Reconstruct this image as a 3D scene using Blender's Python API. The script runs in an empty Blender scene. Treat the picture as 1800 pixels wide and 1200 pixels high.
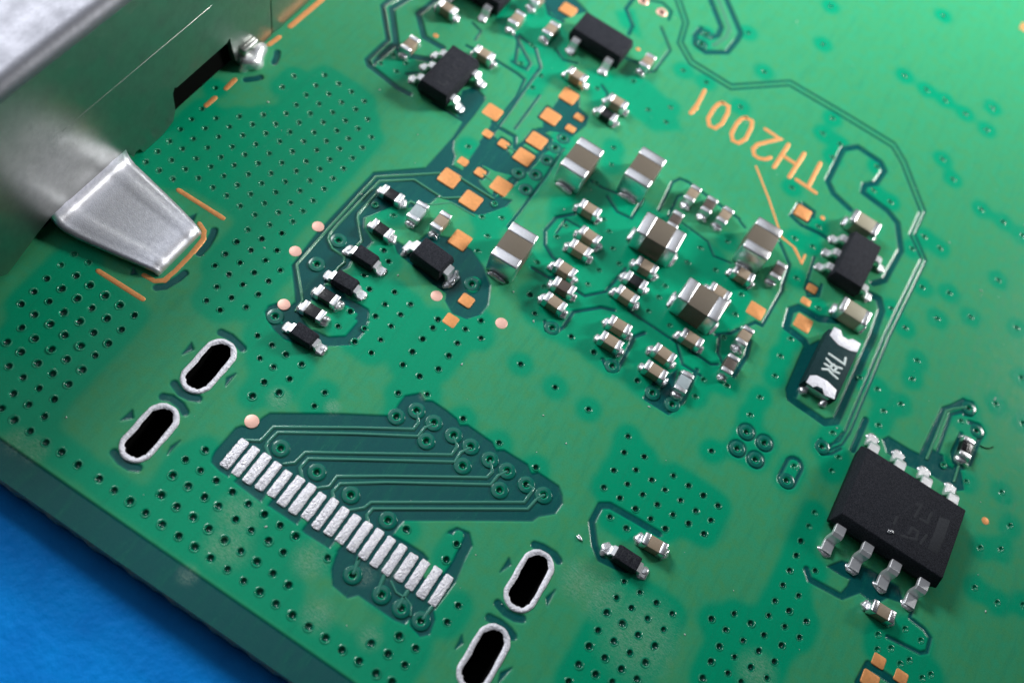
# Close-up of a green circuit board. 1 Blender unit = 1 mm. X runs along the board's front edge,
# Y away from it, Z up from the solder mask.
import bpy, bmesh, math, random
import numpy as np
from mathutils import Matrix, Vector
random.seed(7); rng = np.random.default_rng(7)
SC = bpy.context.scene
COL = SC.collection

# ------------------------------------------------------------------ camera
cam = bpy.data.cameras.new('camera'); camo = bpy.data.objects.new('camera', cam); COL.objects.link(camo)
camo.matrix_world = Matrix((
    (0.837308, 0.542314, -0.069361, 2.5955),
    (0.508508, -0.725874, 0.463171, -17.3317),
    (0.200836, -0.423087, -0.883551, 33.0623),
    (0, 0, 0, 1))) @ Matrix.Diagonal((1, -1, -1, 1))
cam.sensor_width = 36; cam.lens = 31.9629
cam.clip_start = 1; cam.clip_end = 2000
cam.dof.use_dof = True; cam.dof.focus_distance = 35.2; cam.dof.aperture_fstop = 0.05
SC.camera = camo

# ------------------------------------------------------------------ light
world = bpy.data.worlds.new('World'); SC.world = world; world.use_nodes = True
bg = world.node_tree.nodes['Background']
bg.inputs[0].default_value = (.75, .85, 1, 1); bg.inputs[1].default_value = 0.03
def lamp(name, loc, aim, size, power, col, sy=None):
    l = bpy.data.lights.new(name, 'AREA'); l.shape = 'RECTANGLE' if sy else 'DISK'; l.size = size
    if sy: l.size_y = sy
    l.energy = power; l.color = col
    o = bpy.data.objects.new(name, l); COL.objects.link(o); o.location = loc
    o.rotation_euler = (Vector(aim) - Vector(loc)).to_track_quat('-Z', 'Y').to_euler()
    return o
lamp('overhead_lamp', (-40, 85, 120), (-40, 85, 0), 100, 46000, (.90, .94, 1), 210)
lamp('left_lamp', (-80, 35, 70), (0, 0, 0), 34, 74000, (.97, .98, 1))
right = lamp('right_lamp', (90, 116, 64), (5, 58, 0), 44, 42000, (1, .99, .95))
right.data.spread = math.radians(43)
SC.view_settings.view_transform = 'Standard'; SC.view_settings.look = 'None'
SC.view_settings.exposure = 0.25; SC.view_settings.gamma = 1
SC.render.engine = 'CYCLES'
SC.cycles.use_denoising = True
SC.cycles.max_bounces = 8
SC.cycles.sample_clamp_indirect = 6

# ------------------------------------------------------------------ survey of the board, millimetres
VIAS=[(2.697,-13.551),(1.995,-13.527),(3.314,-13.485),(1.291,-13.557),(0.598,-13.523),(2.691,-12.808),(2.003,-12.841),(3.371,-12.796),(-0.106,-13.532),(-0.786,-13.524),(2.669,-12.113),(3.384,-12.141),(-1.481,-13.524),(-1.502,-12.79),(-2.175,-13.503),(-2.19,-12.758),(3.83,-10.811),(-2.851,-13.507),(-0.961,-11.285),(-2.894,-12.735),(-3.55,-13.486),(-2.346,-11.971),(3.852,-10.115),(-3.57,-12.752),(-3.022,-11.942),(-2.329,-11.292),(-4.257,-13.508),(-3.015,-11.284),(-4.271,-12.764),(-3.733,-11.976),(2.606,-8.983),(-4.936,-13.49),(0.777,-8.893),(-3.702,-11.276),(-4.416,-11.969),(-4.958,-12.745),(2.607,-8.289),(-5.621,-13.495),(-4.395,-11.29),(8.564,-10.148),(-5.648,-12.726),(-5.195,-11.922),(-6.331,-13.495),(-5.122,-11.264),(8.591,-9.454),(-5.799,-11.941),(-6.343,-12.729),(9.288,-9.409),(-7.055,-13.482),(-5.84,-11.251),(8.617,-8.708),(-6.502,-11.943),(-7.026,-12.724),(9.931,-9.303),(9.299,-8.734),(-6.526,-11.257),(-7.744,-13.465),(8.63,-8.033),(-7.194,-11.936),(10.01,-8.742),(9.312,-8.047),(-7.211,-11.239),(-6.879,-10.568),(8.604,-7.311),(-8.425,-13.46),(10.665,-8.726),(10.014,-8.065),(9.293,-7.326),(10.675,-8.049),(8.665,-6.619),(-9.106,-13.434),(9.987,-7.355),(9.321,-6.64),(-4.76,-6.931),(10.716,-7.34),(8.633,-5.935),(10.021,-6.631),(9.334,-5.952),(-10.025,-13.445),(-4.767,-6.265),(1.86,-4.051),(3.574,-4.051),(-6.851,-7.945),(-6.15,-7.269),(10.727,-6.637),(0.168,-4.028),(10.057,-5.934),(-2.485,-4.632),(-6.847,-7.249),(-6.166,-6.582),(-1.537,-4.005),(6.998,-4.085),(-10.785,-13.407),(10.754,-5.951),(7.747,-4.112),(12.778,-7.35),(-6.949,-6.544),(-6.179,-5.828),(-2.203,-3.556),(-11.439,-13.441),(6.233,-3.199),(12.793,-6.66),(6.974,-3.195),(-7.578,-6.564),(-6.88,-5.848),(-3.017,-3.522),(7.707,-3.217),(-1.775,-2.836),(-4.314,-3.842),(8.404,-3.218),(-12.143,-13.423),(13.529,-6.661),(12.846,-5.993),(-7.553,-5.846),(12.15,-5.268),(6.236,-2.355),(6.969,-2.527),(-12.147,-12.748),(9.082,-3.229),(-5.108,-3.842),(-3.027,-2.836),(7.683,-2.545),(14.102,-6.667),(13.511,-6.005),(12.798,-5.318),(-4.335,-3.161),(-8.243,-5.854),(-1.754,-2.099),(-12.328,-12.075),(8.37,-2.558),(-12.85,-13.427),(-12.346,-11.359),(6.987,-1.807),(9.087,-2.548),(-6.028,-3.673),(-12.873,-12.716),(-5.134,-3.131),(-3.007,-2.115),(14.206,-5.997),(13.557,-5.295),(6.238,-1.445),(12.838,-4.594),(7.715,-1.798),(-12.352,-10.666),(-4.35,-2.409),(9.786,-2.504),(-1.773,-1.43),(-13.024,-12.059),(8.359,-1.846),(-13.497,-13.343),(2.513,-0.684),(4.128,-0.695),(-12.385,-9.978),(14.899,-5.989),(14.242,-5.298),(0.824,-0.66),(-13.062,-11.374),(10.491,-2.522),(9.092,-1.854),(-5.105,-2.419),(7.008,-1.121),(-2.965,-1.446),(-13.564,-12.701),(13.549,-4.545),(-6.025,-2.849),(6.047,-0.748),(-12.353,-9.327),(-13.062,-10.67),(-4.336,-1.755),(9.806,-1.874),(-9.348,-5.138),(-1.114,-0.645),(-10.048,-5.828),(14.182,-4.649),(-13.747,-12.061),(8.39,-1.115),(-1.853,-0.689),(14.925,-5.301),(-2.996,-1.011),(-13.049,-9.967),(-12.36,-8.618),(10.501,-1.859),(-5.109,-1.746),(-13.741,-11.361),(9.104,-1.119),(-10.049,-5.146),(-9.327,-4.406),(-13.05,-9.31),(-10.716,-5.815),(-4.281,-1.114),(14.054,-3.885),(-13.761,-10.665),(14.936,-4.611),(9.8,-1.133),(-12.393,-7.891),(-1.541,0.035),(-14.435,-12.012),(-13.076,-8.585),(-13.781,-9.981),(-6.011,-1.558),(10.493,-1.148),(-5.126,-1.043),(-10.076,-4.419),(-14.487,-11.371),(14.774,-3.896),(-10.791,-5.104),(14.045,-3.238),(-9.391,-3.699),(-13.762,-9.253),(-13.09,-7.887),(-14.501,-10.689),(14.691,-3.26),(15.443,-3.938),(-6.547,-1.164),(-10.064,-3.729),(-13.795,-8.577),(-10.785,-4.398),(-14.476,-9.941),(-9.332,-3.021),(-15.158,-11.349),(14.088,-2.502),(-14.462,-9.31),(-13.775,-7.898),(-15.166,-10.632),(3.082,1.677),(1.92,1.719),(15.442,-3.234),(-10.779,-3.706),(-11.454,-4.399),(-10.065,-3.009),(5.235,1.658),(0.118,1.7),(-14.476,-8.589),(14.798,-2.51),(-15.185,-9.983),(9.271,0.765),(14.097,-1.82),(-6.127,-0.001),(-15.166,-9.269),(-14.504,-7.888),(-11.469,-3.747),(-9.999,-2.364),(-10.801,-2.997),(-15.186,-8.595),(14.098,-1.108),(-15.846,-9.938),(-6.585,0.315),(-0.504,2.346),(-11.483,-3.025),(-10.796,-2.309),(-15.166,-7.879),(-15.858,-9.291),(15.012,-1.212),(-10.344,-1.603),(14.045,-0.464),(-15.897,-8.602),(7.632,2.523),(-15.213,-7.174),(-0.204,3.057),(-11.498,-2.32),(-10.964,-1.602),(-15.913,-7.854),(-10.335,-0.893),(-3.415,2.763),(14.105,0.291),(-15.869,-7.206),(-11.716,-1.588),(-11.048,-0.902),(7.616,3.443),(-10.328,-0.231),(-1.068,3.908),(18.354,-2.593),(14.094,0.964),(-7.248,1.978),(1.28,4.348),(-12.441,-1.61),(18.182,-2.047),(-11.777,-0.892),(10.011,3.219),(-10.972,-0.209),(-3.489,3.66),(-10.305,0.454),(8.572,3.828),(12.555,2.276),(-8.169,1.952),(18.821,-2.231),(4.117,4.868),(-12.479,-0.889),(5.219,4.84),(-13.182,-1.553),(19.354,-2.569),(-11.751,-0.173),(-11.029,0.509),(-10.31,1.221),(1.333,5.282),(-4.196,4.33),(-13.852,-1.587),(19.644,-2.231),(-13.168,-0.874),(10.041,4.225),(-12.474,-0.182),(-11.771,0.49),(-3.484,4.851),(-11.027,1.195),(19.09,-1.207),(20.326,-2.563),(4.172,5.786),(-10.333,1.893),(-1.015,5.575),(-13.874,-0.872),(-13.17,-0.166),(-14.583,-1.579),(-12.485,0.463),(14.052,3.074),(-15.326,-2.252),(-11.76,1.22),(1.93,6.151),(20.593,-2.241),(19.81,-1.251),(-4.125,5.283),(-11.055,1.932),(7.474,5.832),(-10.296,2.593),(-13.896,-0.174),(-14.568,-0.826),(-15.272,-1.565),(4.153,6.466),(-13.201,0.531),(-12.465,1.175),(-0.989,6.326),(-16.01,-2.269),(-11.735,1.879),(1.328,6.653),(14.099,3.82),(10.201,5.563),(-11.024,2.601),(-14.565,-0.196),(-15.276,-0.884),(-13.889,0.529),(-10.319,3.287),(-13.172,1.225),(-15.978,-1.563),(-12.49,1.926),(-16.682,-2.274),(13.444,4.687),(-11.753,2.642),(0.746,7.342),(-14.548,0.52),(-11.037,3.343),(-15.281,-0.161),(-13.881,1.244),(-16.019,-0.844),(-16.669,-1.58),(-10.311,4.019),(-13.219,1.998),(7.446,7.201),(-12.44,2.656),(10.03,6.6),(-11.713,3.303),(0.237,7.734),(-15.301,0.563),(-16.013,-0.169),(-14.592,1.262),(-16.656,-0.873),(-11.052,4.029),(-13.919,1.965),(-13.19,2.684),(-12.389,3.331),(-10.336,4.736),(4.439,8.215),(-11.701,4.05),(-15.289,1.261),(-15.994,0.562),(-16.72,-0.121),(-14.636,1.985),(-13.91,2.638),(-11.051,4.739),(-13.206,3.341),(7.236,8.285),(10.091,7.684),(-12.424,4.031),(-6.691,7.132),(5.714,8.692),(-15.989,1.26),(-11.737,4.735),(-15.324,1.965),(-16.72,0.567),(-14.603,2.685),(-13.918,3.377),(-11.035,5.44),(-13.13,4.055),(-12.432,4.739),(4.622,9.303),(15.113,6.296),(-0.989,9.254),(-16.751,1.273),(21.188,2.069),(-13.878,4.031),(-11.757,5.55),(-13.168,4.729),(-12.461,5.454),(15.075,7.075),(13.535,7.906),(-11.732,6.171),(-13.885,4.758),(22.248,2.058),(-13.163,5.459),(14.445,7.899),(5.523,10.443),(-17.039,2.526),(-14.934,4.442),(-12.479,6.235),(20.909,3.828),(-13.876,5.477),(-0.919,10.648),(-13.18,6.232),(15.641,7.893),(18.309,6.35),(10.575,9.978),(-14.92,5.276),(23.271,2.626),(-13.931,6.223),(9.067,10.776),(21.743,4.316),(19.458,6.265),(-1.319,11.581),(-11.615,8.569),(15.689,9.398),(-12.448,8.466),(21.821,5.563),(-11.555,9.262),(21.045,6.79),(-12.278,9.302),(8.149,12.743),(18.377,8.872),(15.582,10.444),(-6.175,12.083),(9.036,12.895),(14.506,11.694),(13.589,12.242),(-6.226,12.997),(-7.389,12.978),(8.867,14.152),(0.026,14.697),(-3.666,14.205),(-1.042,14.762),(19.582,10.739),(6.853,15.376),(-0.218,15.664),(15.697,13.191),(-7.548,14.348),(21.006,10.628),(-2.462,15.848),(14.493,14.355),(17.117,14.36),(15.768,14.95),(20.299,12.86),(13.331,16.118),(2.659,18.19),(-0.768,18.268),(0.541,18.411),(10.411,18.073),(13.625,17.22),(7.873,18.555),(11.407,18.021),(14.538,17.12),(19.329,15.325),(6.885,19.628),(7.887,19.629),(10.052,19.62),(17.724,17.34),(6.926,20.917),(2.703,21.222),(15.675,20.9),(0.878,23.095),(13.759,21.709),(16.919,20.96),(12.86,22.568),(18.069,20.858),(4.551,25.37),(9.165,26.602),(10.547,26.526),(11.698,26.594),(12.955,26.505),(14.358,26.299),(3.822,28.361),(14.174,28.061),(9.549,32.716)]
RING_VIAS=[(2.215,-11.3),(3.023,-11.276),(1.362,-11.294),(0.12,-11.286),(0.031,-8.976),(-1.623,-8.966),(-3.142,-8.963),(-4.754,-8.981),(2.864,-5.643),(1.182,-5.649),(-0.507,-5.626),(2.71,-4.827),(3.612,-4.86),(1.923,-4.834),(1.025,-4.818),(4.384,-4.835),(-2.0,-5.47),(0.232,-4.825),(-0.677,-4.838),(-1.498,-4.811),(-8.231,-4.788),(-8.367,-1.905),(1.058,1.576),(4.018,1.607),(6.017,1.57),(-2.761,1.257),(6.964,1.605),(-8.341,-0.449),(10.158,1.518),(11.021,1.55),(10.192,2.426),(12.529,1.518),(11.053,2.449),(13.279,3.826),(-3.396,6.848),(-4.105,7.392),(-3.464,7.821),(-3.464,8.874),(-3.52,9.73),(-3.475,10.474),(19.172,8.867),(18.509,9.712),(-0.79,20.582),(-0.892,21.393)]
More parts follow.
